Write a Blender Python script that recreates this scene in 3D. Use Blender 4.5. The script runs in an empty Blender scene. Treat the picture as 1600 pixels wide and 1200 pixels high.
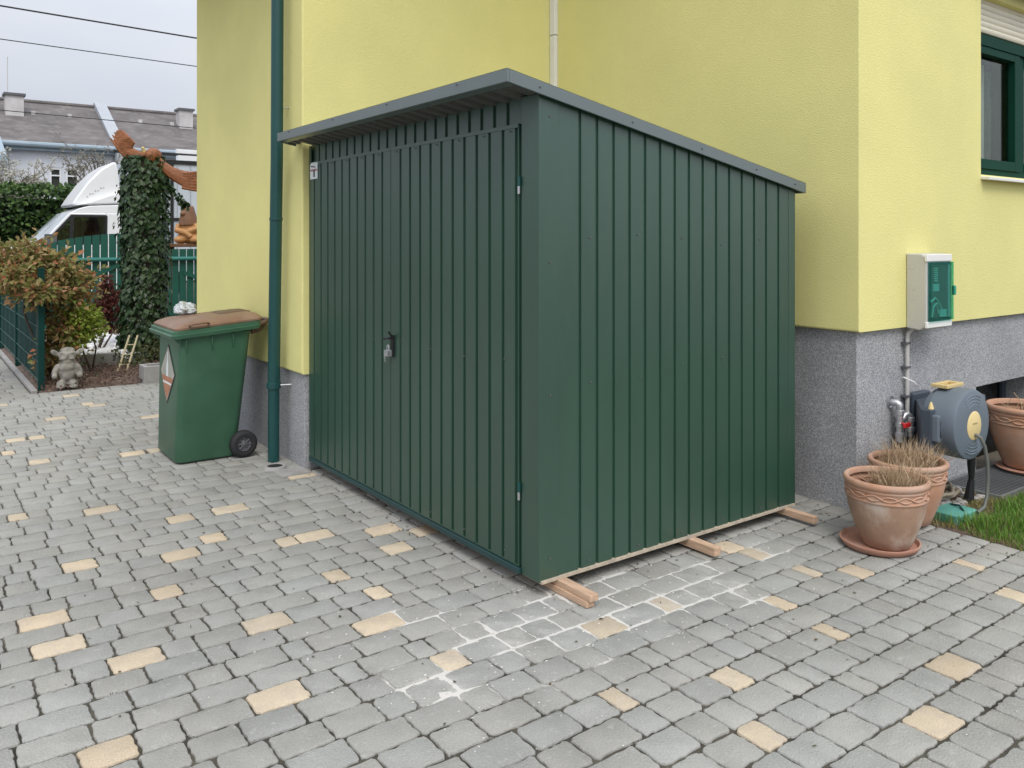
import bpy, bmesh, math, random
from mathutils import Vector, Matrix, noise as mnoise
random.seed(7)
PI = math.pi
R_ = math.radians
S = bpy.context.scene
C = S.collection

# ------------------------------------------------------------------ camera
cd = bpy.data.cameras.new("camera")
cam = bpy.data.objects.new("camera", cd)
C.objects.link(cam)
cam.location = (0, 0, 1.6)
cam.rotation_euler = (PI / 2, 0, -math.atan2(.5916, .8063))
cd.sensor_width = 36
cd.lens = 29.23
cd.shift_y = -.1406
cd.clip_start = .05
cd.clip_end = 2000
S.camera = cam

# ------------------------------------------------------------------ world and sun (bright overcast)
SUN_EL, SUN_AZ = R_(52), R_(206)          # azimuth clockwise from +Y
w = bpy.data.worlds.new("World")
S.world = w
w.use_nodes = True
nt = w.node_tree
for n in list(nt.nodes):
    nt.nodes.remove(n)
out = nt.nodes.new("ShaderNodeOutputWorld")
bg = nt.nodes.new("ShaderNodeBackground")
sky = nt.nodes.new("ShaderNodeTexSky")
sky.sky_type = 'NISHITA'
sky.sun_disc = False
sky.sun_elevation = SUN_EL
sky.sun_rotation = SUN_AZ
sky.air_density = 1.0
sky.dust_density = 4.0
sky.ozone_density = 1.0
tc = nt.nodes.new("ShaderNodeTexCoord")
mp = nt.nodes.new("ShaderNodeMapping")
mp.inputs['Scale'].default_value = (1, 1, 2.6)
cl = nt.nodes.new("ShaderNodeTexNoise")
cl.inputs['Scale'].default_value = 2.2
cl.inputs['Detail'].default_value = 6
cr = nt.nodes.new("ShaderNodeValToRGB")
cr.color_ramp.elements[0].position = .3
cr.color_ramp.elements[0].color = (8.2, 8.9, 10.4, 1)
cr.color_ramp.elements[1].position = .7
cr.color_ramp.elements[1].color = (10.3, 10.5, 11.0, 1)
mx = nt.nodes.new("ShaderNodeMix")
mx.data_type = 'RGBA'
mx.inputs[0].default_value = .85          # cloud cover
nt.links.new(tc.outputs['Generated'], mp.inputs['Vector'])
nt.links.new(mp.outputs[0], cl.inputs['Vector'])
nt.links.new(cl.outputs['Fac'], cr.inputs['Fac'])
nt.links.new(sky.outputs[0], mx.inputs[6])
nt.links.new(cr.outputs[0], mx.inputs[7])
sx = nt.nodes.new("ShaderNodeSeparateXYZ")           # overcast sky: brighter overhead than at the horizon
nt.links.new(tc.outputs['Generated'], sx.inputs[0])
gz = nt.nodes.new("ShaderNodeMapRange")
gz.inputs['From Min'].default_value = .1
gz.inputs['From Max'].default_value = 1
gz.inputs['To Min'].default_value = .85
gz.inputs['To Max'].default_value = 1.9
nt.links.new(sx.outputs[2], gz.inputs['Value'])
dt_ = nt.nodes.new("ShaderNodeVectorMath")           # and brighter on the side where the sun stands
dt_.operation = 'DOT_PRODUCT'
dt_.inputs[1].default_value = (.62, -.78, 0)
nt.links.new(tc.outputs['Generated'], dt_.inputs[0])
ma = nt.nodes.new("ShaderNodeMath")
ma.operation = 'MULTIPLY_ADD'
ma.inputs[1].default_value = .20
ma.inputs[2].default_value = 1.04
nt.links.new(dt_.outputs['Value'], ma.inputs[0])
mb_ = nt.nodes.new("ShaderNodeMath")
mb_.operation = 'MULTIPLY'
nt.links.new(ma.outputs[0], mb_.inputs[0])
vm = nt.nodes.new("ShaderNodeVectorMath")
vm.operation = 'SCALE'
nt.links.new(mx.outputs[2], vm.inputs[0])
nt.links.new(gz.outputs[0], mb_.inputs[1])
nt.links.new(mb_.outputs[0], vm.inputs['Scale'])
nt.links.new(vm.outputs[0], bg.inputs['Color'])
bg.inputs['Strength'].default_value = .085
nt.links.new(bg.outputs[0], out.inputs[0])

sl = bpy.data.lights.new("sun", 'SUN')
sl.energy = 1.3
sl.angle = R_(25)
sl.color = (1, .965, .9)
so = bpy.data.objects.new("sun", sl)
C.objects.link(so)
sd = Vector((math.sin(SUN_AZ) * math.cos(SUN_EL), math.cos(SUN_AZ) * math.cos(SUN_EL), math.sin(SUN_EL)))
so.rotation_euler = sd.to_track_quat('Z', 'Y').to_euler()
so.location = (0, 0, 20)

S.view_settings.view_transform = 'Standard'
S.view_settings.look = 'None'
S.view_settings.exposure = .22
S.view_settings.gamma = 1

# ------------------------------------------------------------------ materials
def mat(name, col, rough=.6, metal=0., var=.12, scale=3., bump=0., bscale=60., spec=.5,
        coat=0., crough=.1, island=0., col2=None, c2scale=2., c2lo=.5, c2hi=.7, stretch=None, alpha=1., trans=0., grain=0., gscale=180., tint=None):
    m = bpy.data.materials.new(name)
    m.use_nodes = True
    t = m.node_tree
    b = t.nodes['Principled BSDF']
    L = t.links.new
    b.inputs['Roughness'].default_value = rough
    b.inputs['Metallic'].default_value = metal
    b.inputs['Specular IOR Level'].default_value = spec
    b.inputs['Coat Weight'].default_value = coat
    b.inputs['Coat Roughness'].default_value = crough
    if trans:
        b.inputs['Transmission Weight'].default_value = trans
    if alpha < 1:
        b.inputs['Alpha'].default_value = alpha
    tc = t.nodes.new('ShaderNodeTexCoord')
    mp = t.nodes.new('ShaderNodeMapping')
    if stretch:
        mp.inputs['Scale'].default_value = stretch
    L(tc.outputs['Object'], mp.inputs['Vector'])
    nz = t.nodes.new('ShaderNodeTexNoise')
    nz.inputs['Scale'].default_value = scale
    nz.inputs['Detail'].default_value = 8
    L(mp.outputs[0], nz.inputs['Vector'])
    hs = t.nodes.new('ShaderNodeHueSaturation')
    hs.inputs['Color'].default_value = (*col, 1)
    if tint:
        gi = t.nodes.new('ShaderNodeNewGeometry')
        m13 = t.nodes.new('ShaderNodeMath')
        m13.operation = 'MULTIPLY'
        m13.inputs[1].default_value = 13.7
        L(gi.outputs['Random Per Island'], m13.inputs[0])
        fr_ = t.nodes.new('ShaderNodeMath')
        fr_.operation = 'FRACT'
        L(m13.outputs[0], fr_.inputs[0])
        mt = t.nodes.new('ShaderNodeMix')
        mt.data_type = 'RGBA'
        L(fr_.outputs[0], mt.inputs[0])
        mt.inputs[6].default_value = (*col, 1)
        mt.inputs[7].default_value = (*tint, 1)
        L(mt.outputs[2], hs.inputs['Color'])
    mr = t.nodes.new('ShaderNodeMapRange')
    mr.inputs['From Min'].default_value = .25
    mr.inputs['From Max'].default_value = .75
    mr.inputs['To Min'].default_value = 1 - var
    mr.inputs['To Max'].default_value = 1 + var
    L(nz.outputs['Fac'], mr.inputs['Value'])
    val = mr.outputs[0]
    if island:
        g = t.nodes.new('ShaderNodeNewGeometry')
        m2 = t.nodes.new('ShaderNodeMapRange')
        m2.inputs['To Min'].default_value = 1 - island
        m2.inputs['To Max'].default_value = 1 + island
        L(g.outputs['Random Per Island'], m2.inputs['Value'])
        mu = t.nodes.new('ShaderNodeMath')
        mu.operation = 'MULTIPLY'
        L(val, mu.inputs[0])
        L(m2.outputs[0], mu.inputs[1])
        val = mu.outputs[0]
    L(val, hs.inputs['Value'])
    src = hs.outputs[0]
    if grain:
        ng = t.nodes.new('ShaderNodeTexNoise')
        ng.inputs['Scale'].default_value = gscale
        ng.inputs['Detail'].default_value = 3
        ng.inputs['Roughness'].default_value = .7
        L(tc.outputs['Object'], ng.inputs['Vector'])
        rg_ = t.nodes.new('ShaderNodeMapRange')
        rg_.inputs['From Min'].default_value = .28
        rg_.inputs['From Max'].default_value = .72
        rg_.inputs['To Min'].default_value = 1 - grain
        rg_.inputs['To Max'].default_value = 1 + grain
        L(ng.outputs['Fac'], rg_.inputs['Value'])
        nl = t.nodes.new('ShaderNodeTexNoise')
        nl.inputs['Scale'].default_value = .9
        nl.inputs['Detail'].default_value = 5
        L(tc.outputs['Object'], nl.inputs['Vector'])
        rl = t.nodes.new('ShaderNodeMapRange')
        rl.inputs['From Min'].default_value = .3
        rl.inputs['From Max'].default_value = .7
        rl.inputs['To Min'].default_value = .9
        rl.inputs['To Max'].default_value = 1.08
        L(nl.outputs['Fac'], rl.inputs['Value'])
        mg = t.nodes.new('ShaderNodeMath')
        mg.operation = 'MULTIPLY'
        L(rg_.outputs[0], mg.inputs[0])
        L(rl.outputs[0], mg.inputs[1])
        h2 = t.nodes.new('ShaderNodeHueSaturation')
        L(src, h2.inputs['Color'])
        L(mg.outputs[0], h2.inputs['Value'])
        src = h2.outputs[0]
    if col2:
        n2 = t.nodes.new('ShaderNodeTexNoise')
        n2.inputs['Scale'].default_value = c2scale
        n2.inputs['Detail'].default_value = 7
        n2.inputs['Roughness'].default_value = .62
        L(mp.outputs[0], n2.inputs['Vector'])
        r2 = t.nodes.new('ShaderNodeMapRange')
        r2.inputs['From Min'].default_value = c2lo
        r2.inputs['From Max'].default_value = c2hi
        L(n2.outputs['Fac'], r2.inputs['Value'])
        mm = t.nodes.new('ShaderNodeMix')
        mm.data_type = 'RGBA'
        L(r2.outputs[0], mm.inputs[0])
        L(src, mm.inputs[6])
        mm.inputs[7].default_value = (*col2, 1)
        src = mm.outputs[2]
    L(src, b.inputs['Base Color'])
    if bump:
        nb = t.nodes.new('ShaderNodeTexNoise')
        nb.inputs['Scale'].default_value = bscale
        nb.inputs['Detail'].default_value = 4
        L(mp.outputs[0], nb.inputs['Vector'])
        bp = t.nodes.new('ShaderNodeBump')
        bp.inputs['Strength'].default_value = bump
        bp.inputs['Distance'].default_value = .01
        L(nb.outputs['Fac'], bp.inputs['Height'])
        L(bp.outputs[0], b.inputs['Normal'])
    return m

def speckle_mat(name, a, b_, c_, scale, rough=.85, bump=.35):
    m = bpy.data.materials.new(name)
    m.use_nodes = True
    t = m.node_tree
    L = t.links.new
    b = t.nodes['Principled BSDF']
    b.inputs['Roughness'].default_value = rough
    b.inputs['Specular IOR Level'].default_value = .25
    tc = t.nodes.new('ShaderNodeTexCoord')
    v = t.nodes.new('ShaderNodeTexVoronoi')
    v.inputs['Scale'].default_value = scale
    L(tc.outputs['Object'], v.inputs['Vector'])
    sp = t.nodes.new('ShaderNodeSeparateColor')
    L(v.outputs['Color'], sp.inputs[0])
    r = t.nodes.new('ShaderNodeValToRGB')
    r.color_ramp.elements[0].position = 0
    r.color_ramp.elements[0].color = (*a, 1)
    r.color_ramp.elements[1].position = 1
    r.color_ramp.elements[1].color = (*c_, 1)
    e = r.color_ramp.elements.new(.5)
    e.color = (*b_, 1)
    L(sp.outputs[0], r.inputs[0])
    n = t.nodes.new('ShaderNodeTexNoise')
    n.inputs['Scale'].default_value = 2.5
    n.inputs['Detail'].default_value = 6
    L(tc.outputs['Object'], n.inputs['Vector'])
    mr = t.nodes.new('ShaderNodeMapRange')
    mr.inputs['From Min'].default_value = .3
    mr.inputs['From Max'].default_value = .7
    mr.inputs['To Min'].default_value = .86
    mr.inputs['To Max'].default_value = 1.1
    L(n.outputs['Fac'], mr.inputs['Value'])
    h = t.nodes.new('ShaderNodeHueSaturation')
    L(r.outputs[0], h.inputs['Color'])
    L(mr.outputs[0], h.inputs['Value'])
    L(h.outputs[0], b.inputs['Base Color'])
    bp = t.nodes.new('ShaderNodeBump')
    bp.inputs['Strength'].default_value = bump
    bp.inputs['Distance'].default_value = .004
    L(v.outputs['Distance'], bp.inputs['Height'])
    L(bp.outputs[0], b.inputs['Normal'])
    return m

def leaf_mat(name, cols, rough=.5):
    """leaf colours picked per leaf (each leaf is its own mesh island)"""
    m = bpy.data.materials.new(name)
    m.use_nodes = True
    t = m.node_tree
    L = t.links.new
    b = t.nodes['Principled BSDF']
    b.inputs['Roughness'].default_value = rough
    b.inputs['Specular IOR Level'].default_value = .35
    g = t.nodes.new('ShaderNodeNewGeometry')
    r = t.nodes.new('ShaderNodeValToRGB')
    r.color_ramp.interpolation = 'LINEAR'
    e = r.color_ramp.elements
    n = len(cols)
    e[0].position, e[0].color = 0, (*cols[0], 1)
    e[1].position, e[1].color = 1, (*cols[-1], 1)
    for i in range(1, n - 1):
        x = e.new(i / (n - 1))
        x.color = (*cols[i], 1)
    L(g.outputs['Random Per Island'], r.inputs[0])
    L(r.outputs[0], b.inputs['Base Color'])
    tr = t.nodes.new('ShaderNodeBsdfTranslucent')
    L(r.outputs[0], tr.inputs['Color'])
    mxs = t.nodes.new('ShaderNodeMixShader')
    mxs.inputs[0].default_value = .25
    o = t.nodes['Material Output']
    L(b.outputs[0], mxs.inputs[1])
    L(tr.outputs[0], mxs.inputs[2])
    L(mxs.outputs[0], o.inputs[0])
    return m

M = {}
M['yellow'] = mat('yellow_render', (.75, .70, .295), .9, var=.07, scale=1.1, bump=.38, bscale=120, spec=.15, 
                  col2=(.69, .65, .28), c2scale=.9, c2lo=.45, c2hi=.75)
M['plinth'] = speckle_mat('speckled_plinth', (.19, .194, .205), (.325, .328, .338), (.51, .51, .52), 210)
M['shed'] = mat('green_sheet_metal', (.014, .056, .034), .42, var=.12, scale=1.6, stretch=(3, 3, .6), spec=.85, coat=.35, crough=.3, bump=.07, bscale=2.6,
                col2=(.019, .063, .040), c2scale=5, c2lo=.45, c2hi=.8)
M['shed_rail'] = mat('dark_green_rail', (.012, .045, .045), .4, var=.1)
M['roofsheet'] = mat('grey_green_sheet', (.085, .115, .112), .36, var=.08, scale=5, spec=1.0, coat=.4, crough=.3)
M['roofunder'] = mat('grey_sheet_underside', (.085, .085, .078), .6, var=.1, scale=6)
M['black'] = mat('black_plastic', (.012, .012, .014), .5)
M['zinc'] = mat('zinc', (.55, .56, .57), .38, metal=.8, var=.2, scale=14)
M['greyplastic'] = mat('grey_plastic', (.50, .49, .465), .5, var=.04)
M['whiteplastic'] = mat('white_plastic', (.78, .77, .74), .5, var=.04)
M['pipe'] = mat('teal_downpipe', (.008, .062, .06), .36, var=.1, scale=4)
M['timber'] = mat('sawn_timber', (.52, .35, .235), .8, var=.25, scale=9, stretch=(9, 1, 9), bump=.25, bscale=40,
                  col2=(.40, .27, .18), c2scale=4)
M['timberside'] = M['timber']
M['board'] = mat('chipboard_edge', (.44, .37, .28), .85, var=.2, scale=40, col2=(.30, .26, .21), c2scale=12)
M['bin'] = mat('bin_green', (.044, .124, .070), .45, var=.14, scale=4, col2=(.06, .145, .088), c2scale=3, bump=.04, bscale=120)
M['binlid'] = mat('bin_brown_lid', (.205, .118, .072), .48, var=.2, scale=6, col2=(.28, .19, .14), c2scale=4)
M['bindark'] = mat('bin_brown_dark', (.10, .055, .035), .5)
M['tyre'] = mat('black_tyre', (.02, .02, .022), .75, var=.2)
M['terracotta'] = mat('terracotta', (.45, .242, .15), .85, var=.14, scale=7, bump=.15, bscale=50,
                      col2=(.47, .34, .265), c2scale=5.5, c2lo=.42, c2hi=.72)
M['terradirty'] = mat('terracotta_weathered', (.36, .228, .155), .9, var=.2, scale=9, bump=.2, bscale=60,
                      col2=(.47, .395, .325), c2scale=4.5, c2lo=.45, c2hi=.62)
M['saucer'] = mat('terracotta_saucer', (.43, .22, .155), .8, var=.15, scale=6, col2=(.46, .33, .26), c2scale=7, c2lo=.5, c2hi=.7)
M['soil'] = mat('soil', (.085, .058, .043), .95, var=.5, scale=30, bump=1, bscale=45, col2=(.17, .12, .09), c2scale=25, c2lo=.5, c2hi=.65)
M['straw'] = leaf_mat('dry_grass', [(.30, .205, .12), (.47, .34, .215), (.60, .47, .32), (.38, .265, .16)], .8)
M['grass'] = leaf_mat('lawn_grass', [(.055, .15, .014), (.11, .25, .028), (.18, .33, .05), (.09, .20, .022), (.30, .31, .11)], .6)
M['drygrass'] = leaf_mat('lawn_thatch', [(.30, .25, .10), (.40, .34, .16), (.20, .23, .06), (.27, .20, .09)], .8)
M['reel'] = mat('reel_blue_grey', (.135, .165, .20), .48, var=.06, bump=.08, bscale=150)
M['reeldark'] = mat('reel_dark_blue_grey', (.055, .07, .092), .5, var=.06)
M['cream'] = mat('reel_cream', (.74, .58, .28), .5, var=.05)
M['creamtan'] = mat('reel_handle_cream', (.62, .47, .22), .5, var=.05)
M['hose'] = mat('grey_hose', (.13, .135, .12), .55, var=.1)
M['hosebrown'] = mat('weathered_hose', (.26, .22, .16), .7, var=.2)
M['red'] = mat('red_lever', (.55, .02, .02), .4)
M['turq'] = mat('turquoise_plastic', (.10, .33, .27), .6, var=.2, scale=9)
M['metalgrid'] = mat('galvanised_grid', (.22, .23, .235), .5, metal=.5, var=.2)
M['wgreen'] = mat('window_green', (.005, .044, .028), .6, var=.05, spec=.1)
M['gategreen'] = mat('gate_green', (.008, .085, .062), .5, var=.14, scale=4)
M['meshgreen'] = mat('fence_green', (.003, .036, .032), .75, var=.15, spec=.2)
M['meshwire'] = mat('fence_wire_green', (.05, .12, .105), .5, var=.1)
M['railteal'] = mat('rail_teal', (.03, .17, .15), .4)
M['shutter'] = mat('cream_shutter', (.74, .70, .56), .55, var=.03)
M['sill'] = mat('white_sill', (.75, .74, .70), .5, var=.05)
M['curtain'] = mat('net_curtain', (.66, .67, .60), .9, var=.1, scale=20, stretch=(8, 8, .3))
M['curtaindark'] = mat('dark_curtain', (.13, .15, .125), .9, var=.3, scale=9, stretch=(6, 6, .5))
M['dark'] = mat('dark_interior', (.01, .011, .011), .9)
M['concrete'] = mat('concrete', (.33, .32, .31), .9, var=.15, scale=9, bump=.3, bscale=50, col2=(.22, .215, .20), c2scale=4)
M['stonegnome'] = mat('weathered_stone', (.27, .255, .225), .95, var=.4, scale=14, bump=.6, bscale=40, col2=(.10, .095, .08), c2scale=11, c2lo=.5, c2hi=.7)
M['pebble'] = mat('white_pebble', (.78, .77, .77), .7, var=.08, island=.15)
M['carved'] = mat('carved_wood', (.29, .10, .03), .5, var=.45, scale=8, stretch=(3, 3, 14), bump=.5, bscale=20, col2=(.11, .036, .012), c2scale=6, c2lo=.5, c2hi=.7)
M['carvedtan'] = mat('carved_wood_tan', (.46, .235, .085), .6, var=.25, scale=8, stretch=(2, 2, 8), bump=.5, bscale=14, col2=(.25, .11, .04), c2scale=5, c2lo=.52, c2hi=.72)
M['carveddark'] = mat('carved_wood_dark', (.16, .075, .035), .6, var=.25, scale=8)
M['bark'] = mat('bark', (.09, .07, .055), .95, var=.3, scale=12, bump=.8, bscale=25)
M['ivy'] = leaf_mat('ivy_leaf', [(.012, .030, .010), (.022, .055, .016), (.035, .075, .024), (.055, .098, .036), (.085, .125, .060)], .36)
M['ivyground'] = leaf_mat('ivy_ground', [(.03, .045, .015), (.06, .085, .03), (.11, .10, .045), (.10, .13, .05)], .5)
M['maple'] = leaf_mat('maple_leaf', [(.14, .17, .045), (.26, .23, .08), (.38, .24, .12), (.45, .17, .09), (.20, .26, .06), (.44, .33, .17), (.13, .15, .04), (.30, .30, .10), (.40, .20, .11)], .6)
M['maplegreen'] = leaf_mat('shrub_yellow_green', [(.17, .25, .035), (.27, .36, .05), (.23, .28, .045), (.33, .35, .08)], .6)
M['redleaf'] = leaf_mat('red_leaf', [(.13, .035, .03), (.20, .06, .048), (.10, .028, .022), (.16, .075, .05)], .6)
M['hedge'] = leaf_mat('hedge_leaf', [(.015, .038, .010), (.032, .072, .018), (.055, .11, .028), (.085, .15, .04), (.13, .20, .05)], .45)
M['twig'] = mat('bare_twig', (.20, .175, .15), .9, var=.2)
M['blossom'] = leaf_mat('blossom', [(.34, .33, .25), (.48, .46, .39), (.56, .54, .47), (.26, .27, .19)], .8)
M['truck'] = mat('white_truck_paint', (.78, .79, .80), .28, var=.03, coat=.3)
M['truckbox'] = mat('pale_box_panel', (.50, .54, .58), .5, var=.05)
M['chrome'] = mat('grey_trim', (.10, .10, .11), .5)
M['housewhite'] = mat('white_render', (.64, .66, .70), .9, var=.09, scale=.8, bump=.1)
M['rooftile'] = mat('weathered_roof', (.125, .112, .108), .9, var=.3, scale=1.4, stretch=(1, 1, 2.2), bump=.8, bscale=9,
                    col2=(.20, .185, .175), c2scale=2.6, c2lo=.5, c2hi=.72)
M['parapet'] = mat('parapet_grey', (.36, .385, .41), .8, var=.06)
M['gutterblue'] = mat('pale_blue_gutter', (.27, .34, .39), .6, var=.12)
M['chimney'] = mat('chimney_render', (.50, .48, .47), .9, var=.16, scale=3)
M['paperwhite'] = mat('white_label', (.68, .72, .72), .4, var=.04)
M['labelred'] = mat('label_red', (.42, .20, .20), .5)
M['labeldark'] = mat('label_dark', (.05, .04, .045), .5)
M['asphalt'] = mat('asphalt', (.09, .09, .088), .95, var=.2, scale=6, bump=.3, bscale=70)
M['earth'] = mat('earth', (.13, .11, .08), .95, var=.4, scale=4, bump=.6, bscale=30)
M['bag'] = mat('clear_bag', (.45, .48, .49), .2, var=.5, scale=30, bump=1, bscale=40)

def glass(name, tint=(.8, .9, .88), alpha=.25, rough=.03):
    m = bpy.data.materials.new(name)
    m.use_nodes = True
    t = m.node_tree
    L = t.links.new
    o = t.nodes['Material Output']
    t.nodes.remove(t.nodes['Principled BSDF'])
    tr = t.nodes.new('ShaderNodeBsdfTransparent')
    tr.inputs[0].default_value = (*tint, 1)
    gl = t.nodes.new('ShaderNodeBsdfGlossy')
    gl.inputs['Roughness'].default_value = rough
    fr = t.nodes.new('ShaderNodeFresnel')
    fr.inputs['IOR'].default_value = 1.5
    ad = t.nodes.new('ShaderNodeMath')
    ad.operation = 'MULTIPLY_ADD'
    ad.inputs[1].default_value = alpha * 4
    ad.inputs[2].default_value = 0
    L(fr.outputs[0], ad.inputs[0])
    ad.use_clamp = True
    mxs = t.nodes.new('ShaderNodeMixShader')
    L(ad.outputs[0], mxs.inputs[0])
    L(tr.outputs[0], mxs.inputs[1])
    L(gl.outputs[0], mxs.inputs[2])
    L(mxs.outputs[0], o.inputs[0])
    return m
M['glass'] = glass('window_glass', (.78, .82, .78), .07)
M['glasscar'] = glass('cab_glass', (.45, .52, .52), .3)
M['screen'] = mat('windscreen_sky_sheen', (.30, .34, .36), .08, var=.25, scale=2, spec=1., coat=.6)  # opaque pale base paints the sky's reflection into the windscreen
M['glassteal'] = glass('teal_window', (.55, .88, .84), .10)

# ------------------------------------------------------------------ mesh helpers
OFF = {}
class MB:
    def __init__(s):
        s.v, s.f, s.mi = [], [], []
        s.cur = 0
    def add(s, vs, fs):
        b = len(s.v)
        s.v += [tuple(p) for p in vs]
        for f in fs:
            s.f.append([b + i for i in f])
            s.mi.append(s.cur)
        return s
    def quad(s, a, b, c, d):
        return s.add([a, b, c, d], [(0, 1, 2, 3)])
    def box(s, x0, x1, y0, y1, z0, z1):
        v = [(x, y, z) for z in (z0, z1) for y in (y0, y1) for x in (x0, x1)]
        return s.add(v, [(0, 2, 3, 1), (4, 5, 7, 6), (0, 1, 5, 4), (2, 6, 7, 3), (0, 4, 6, 2), (1, 3, 7, 5)])
    def prism(s, poly, axis, a, b):
        """poly: 2D points; axis 'x','y','z' extrusion between a and b"""
        def P(u, v, t):
            return {'x': (t, u, v), 'y': (u, t, v), 'z': (u, v, t)}[axis]
        n = len(poly)
        vs = [P(u, v, a) for u, v in poly] + [P(u, v, b) for u, v in poly]
        fs = [tuple(range(n)), tuple(range(2 * n - 1, n - 1, -1))]
        fs += [(i, (i + 1) % n, n + (i + 1) % n, n + i) for i in range(n)]
        return s.add(vs, fs)
    def tube(s, pts, r, n=8, caps=True):
        pts = [Vector(p) for p in pts]
        rs = r if isinstance(r, (list, tuple)) else [r] * len(pts)
        rings = []
        up = None
        for i, p in enumerate(pts):
            d = (pts[min(i + 1, len(pts) - 1)] - pts[max(i - 1, 0)]).normalized()
            if up is None:
                up = Vector((0, 0, 1)) if abs(d.z) < .9 else Vector((1, 0, 0))
            a = d.cross(up).normalized()
            b = a.cross(d).normalized()
            up = b
            rings.append([p + (a * math.cos(2 * PI * k / n) + b * math.sin(2 * PI * k / n)) * rs[i] for k in range(n)])
        vs = [q for ring in rings for q in ring]
        fs = []
        for i in range(len(rings) - 1):
            for k in range(n):
                fs.append((i * n + k, i * n + (k + 1) % n, (i + 1) * n + (k + 1) % n, (i + 1) * n + k))
        if caps:
            fs.append(tuple(range(n))[::-1])
            fs.append(tuple(range((len(rings) - 1) * n, len(rings) * n)))
        return s.add(vs, fs)
    def lathe(s, prof, c, n=40, axis='z', closed=False):
        """prof: (r, h) pairs"""
        def P(r, h, a):
            u, v = r * math.cos(a), r * math.sin(a)
            if axis == 'z':
                return (c[0] + u, c[1] + v, c[2] + h)
            if axis == 'y':
                return (c[0] + u, c[1] + h, c[2] + v)
            return (c[0] + h, c[1] + u, c[2] + v)
        vs, fs = [], []
        for r, h in prof:
            for k in range(n):
                vs.append(P(r, h, 2 * PI * k / n))
        m = len(prof)
        for i in range(m - 1):
            for k in range(n):
                fs.append((i * n + k, i * n + (k + 1) % n, (i + 1) * n + (k + 1) % n, (i + 1) * n + k))
        if closed:
            fs.append(tuple(range(n))[::-1])
            fs.append(tuple(range((m - 1) * n, m * n)))
        return s.add(vs, fs)
    def ell(s, c, r, n=14, m=8, rot=None):
        vs, fs = [], []
        for i in range(m + 1):
            th = PI * i / m
            for k in range(n):
                ph = 2 * PI * k / n
                p = Vector((r[0] * math.sin(th) * math.cos(ph), r[1] * math.sin(th) * math.sin(ph), r[2] * math.cos(th)))
                if rot is not None:
                    p = rot @ p
                vs.append(p + Vector(c))
        for i in range(m):
            for k in range(n):
                fs.append((i * n + k, (i + 1) * n + k, (i + 1) * n + (k + 1) % n, i * n + (k + 1) % n))
        return s.add(vs, fs)
    def leaf(s, p, d, nrm, L, W, fold=.25):
        d = d.normalized()
        a = d.cross(nrm)
        if a.length < 1e-4:
            a = d.orthogonal()
        a.normalize()
        nn = a.cross(d)
        m = p + d * L * .45
        return s.add([p, m + a * W * .5 + nn * fold * W, p + d * L, m - a * W * .5 + nn * fold * W], [(0, 1, 2), (0, 2, 3)])
    def blade(s, p, d, side, L, W, bend):
        tip = p + d * L + bend
        mid = p + d * L * .55 + bend * .35
        return s.add([p - side * W * .5, p + side * W * .5, mid + side * W * .4, tip, mid - side * W * .4],
                     [(0, 1, 2, 4), (4, 2, 3)])
    def build(s, name, m, parent=None, smooth=False, bevel=0, origin=None, seg=2, weld=False, angle=35):
        if parent is not None:
            off = OFF[parent.name]
        elif origin is not None:
            off = Vector(origin)
        else:
            xs, ys, zs = zip(*s.v)
            off = Vector(((min(xs) + max(xs)) / 2, (min(ys) + max(ys)) / 2, min(zs)))
        me = bpy.data.meshes.new(name)
        me.from_pydata([(x - off.x, y - off.y, z - off.z) for x, y, z in s.v], [], s.f)
        ms = m if isinstance(m, (list, tuple)) else [m]
        for q in ms:
            me.materials.append(q)
        me.polygons.foreach_set('material_index', s.mi)
        if weld or bevel:
            bm = bmesh.new()
            bm.from_mesh(me)
            if weld:
                bmesh.ops.remove_doubles(bm, verts=bm.verts, dist=1e-5)
            bmesh.ops.recalc_face_normals(bm, faces=bm.faces)
            bm.to_mesh(me)
            bm.free()
        o = bpy.data.objects.new(name, me)
        C.objects.link(o)
        if parent is not None:
            o.parent = parent
        else:
            o.location = off
        OFF[o.name] = off
        if bevel:
            md = o.modifiers.new('bevel', 'BEVEL')
            md.width = bevel
            md.segments = seg
            md.limit_method = 'ANGLE'
            md.angle_limit = R_(30)
        if smooth:
            me.polygons.foreach_set('use_smooth', [True] * len(me.polygons))
            try:
                me.set_sharp_from_angle(angle=R_(angle))
            except Exception:
                pass
        return o

def thing(name, label, cat, loc, group=None):
    o = bpy.data.objects.new(name, None)
    o.empty_display_size = .2
    C.objects.link(o)
    o.location = loc
    OFF[o.name] = Vector(loc)
    tag(o, label, cat, group)
    return o
def tag(o, label, cat, group=None):
    o['label'] = label
    o['category'] = cat
    if group:
        o['group'] = group
    return o
def struct(o, kind='structure'):
    o['kind'] = kind
    return o
def children(o):
    return [c for c in bpy.data.objects if c.parent == o]
def copy_tree(o, parent=None):
    c = o.copy()
    C.objects.link(c)
    c.parent = parent
    OFF[c.name] = OFF[o.name]
    for ch in children(o):
        copy_tree(ch, c)
    return c
def remesh(o, vox, smooth=True):
    md = o.modifiers.new('remesh', 'REMESH')
    md.mode = 'VOXEL'
    md.voxel_size = vox
    md.use_smooth_shade = smooth
    return o
rnd = random.uniform
def rdir():
    while True:
        v = Vector((rnd(-1, 1), rnd(-1, 1), rnd(-1, 1)))
        if .05 < v.length < 1:
            return v.normalized()

# ------------------------------------------------------------------ ground, paving
g = MB()
g.quad((-150, -150, -.06), (150, -150, -.06), (150, 200, -.06), (-150, 200, -.06))
o = struct(g.build('ground', M['earth']))
g = MB()
g.quad((-80, 16.2, -.03), (90, 16.2, -.03), (90, 27.5, -.03), (-80, 27.5, -.03))
o = struct(g.build('road', M['asphalt']))

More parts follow.
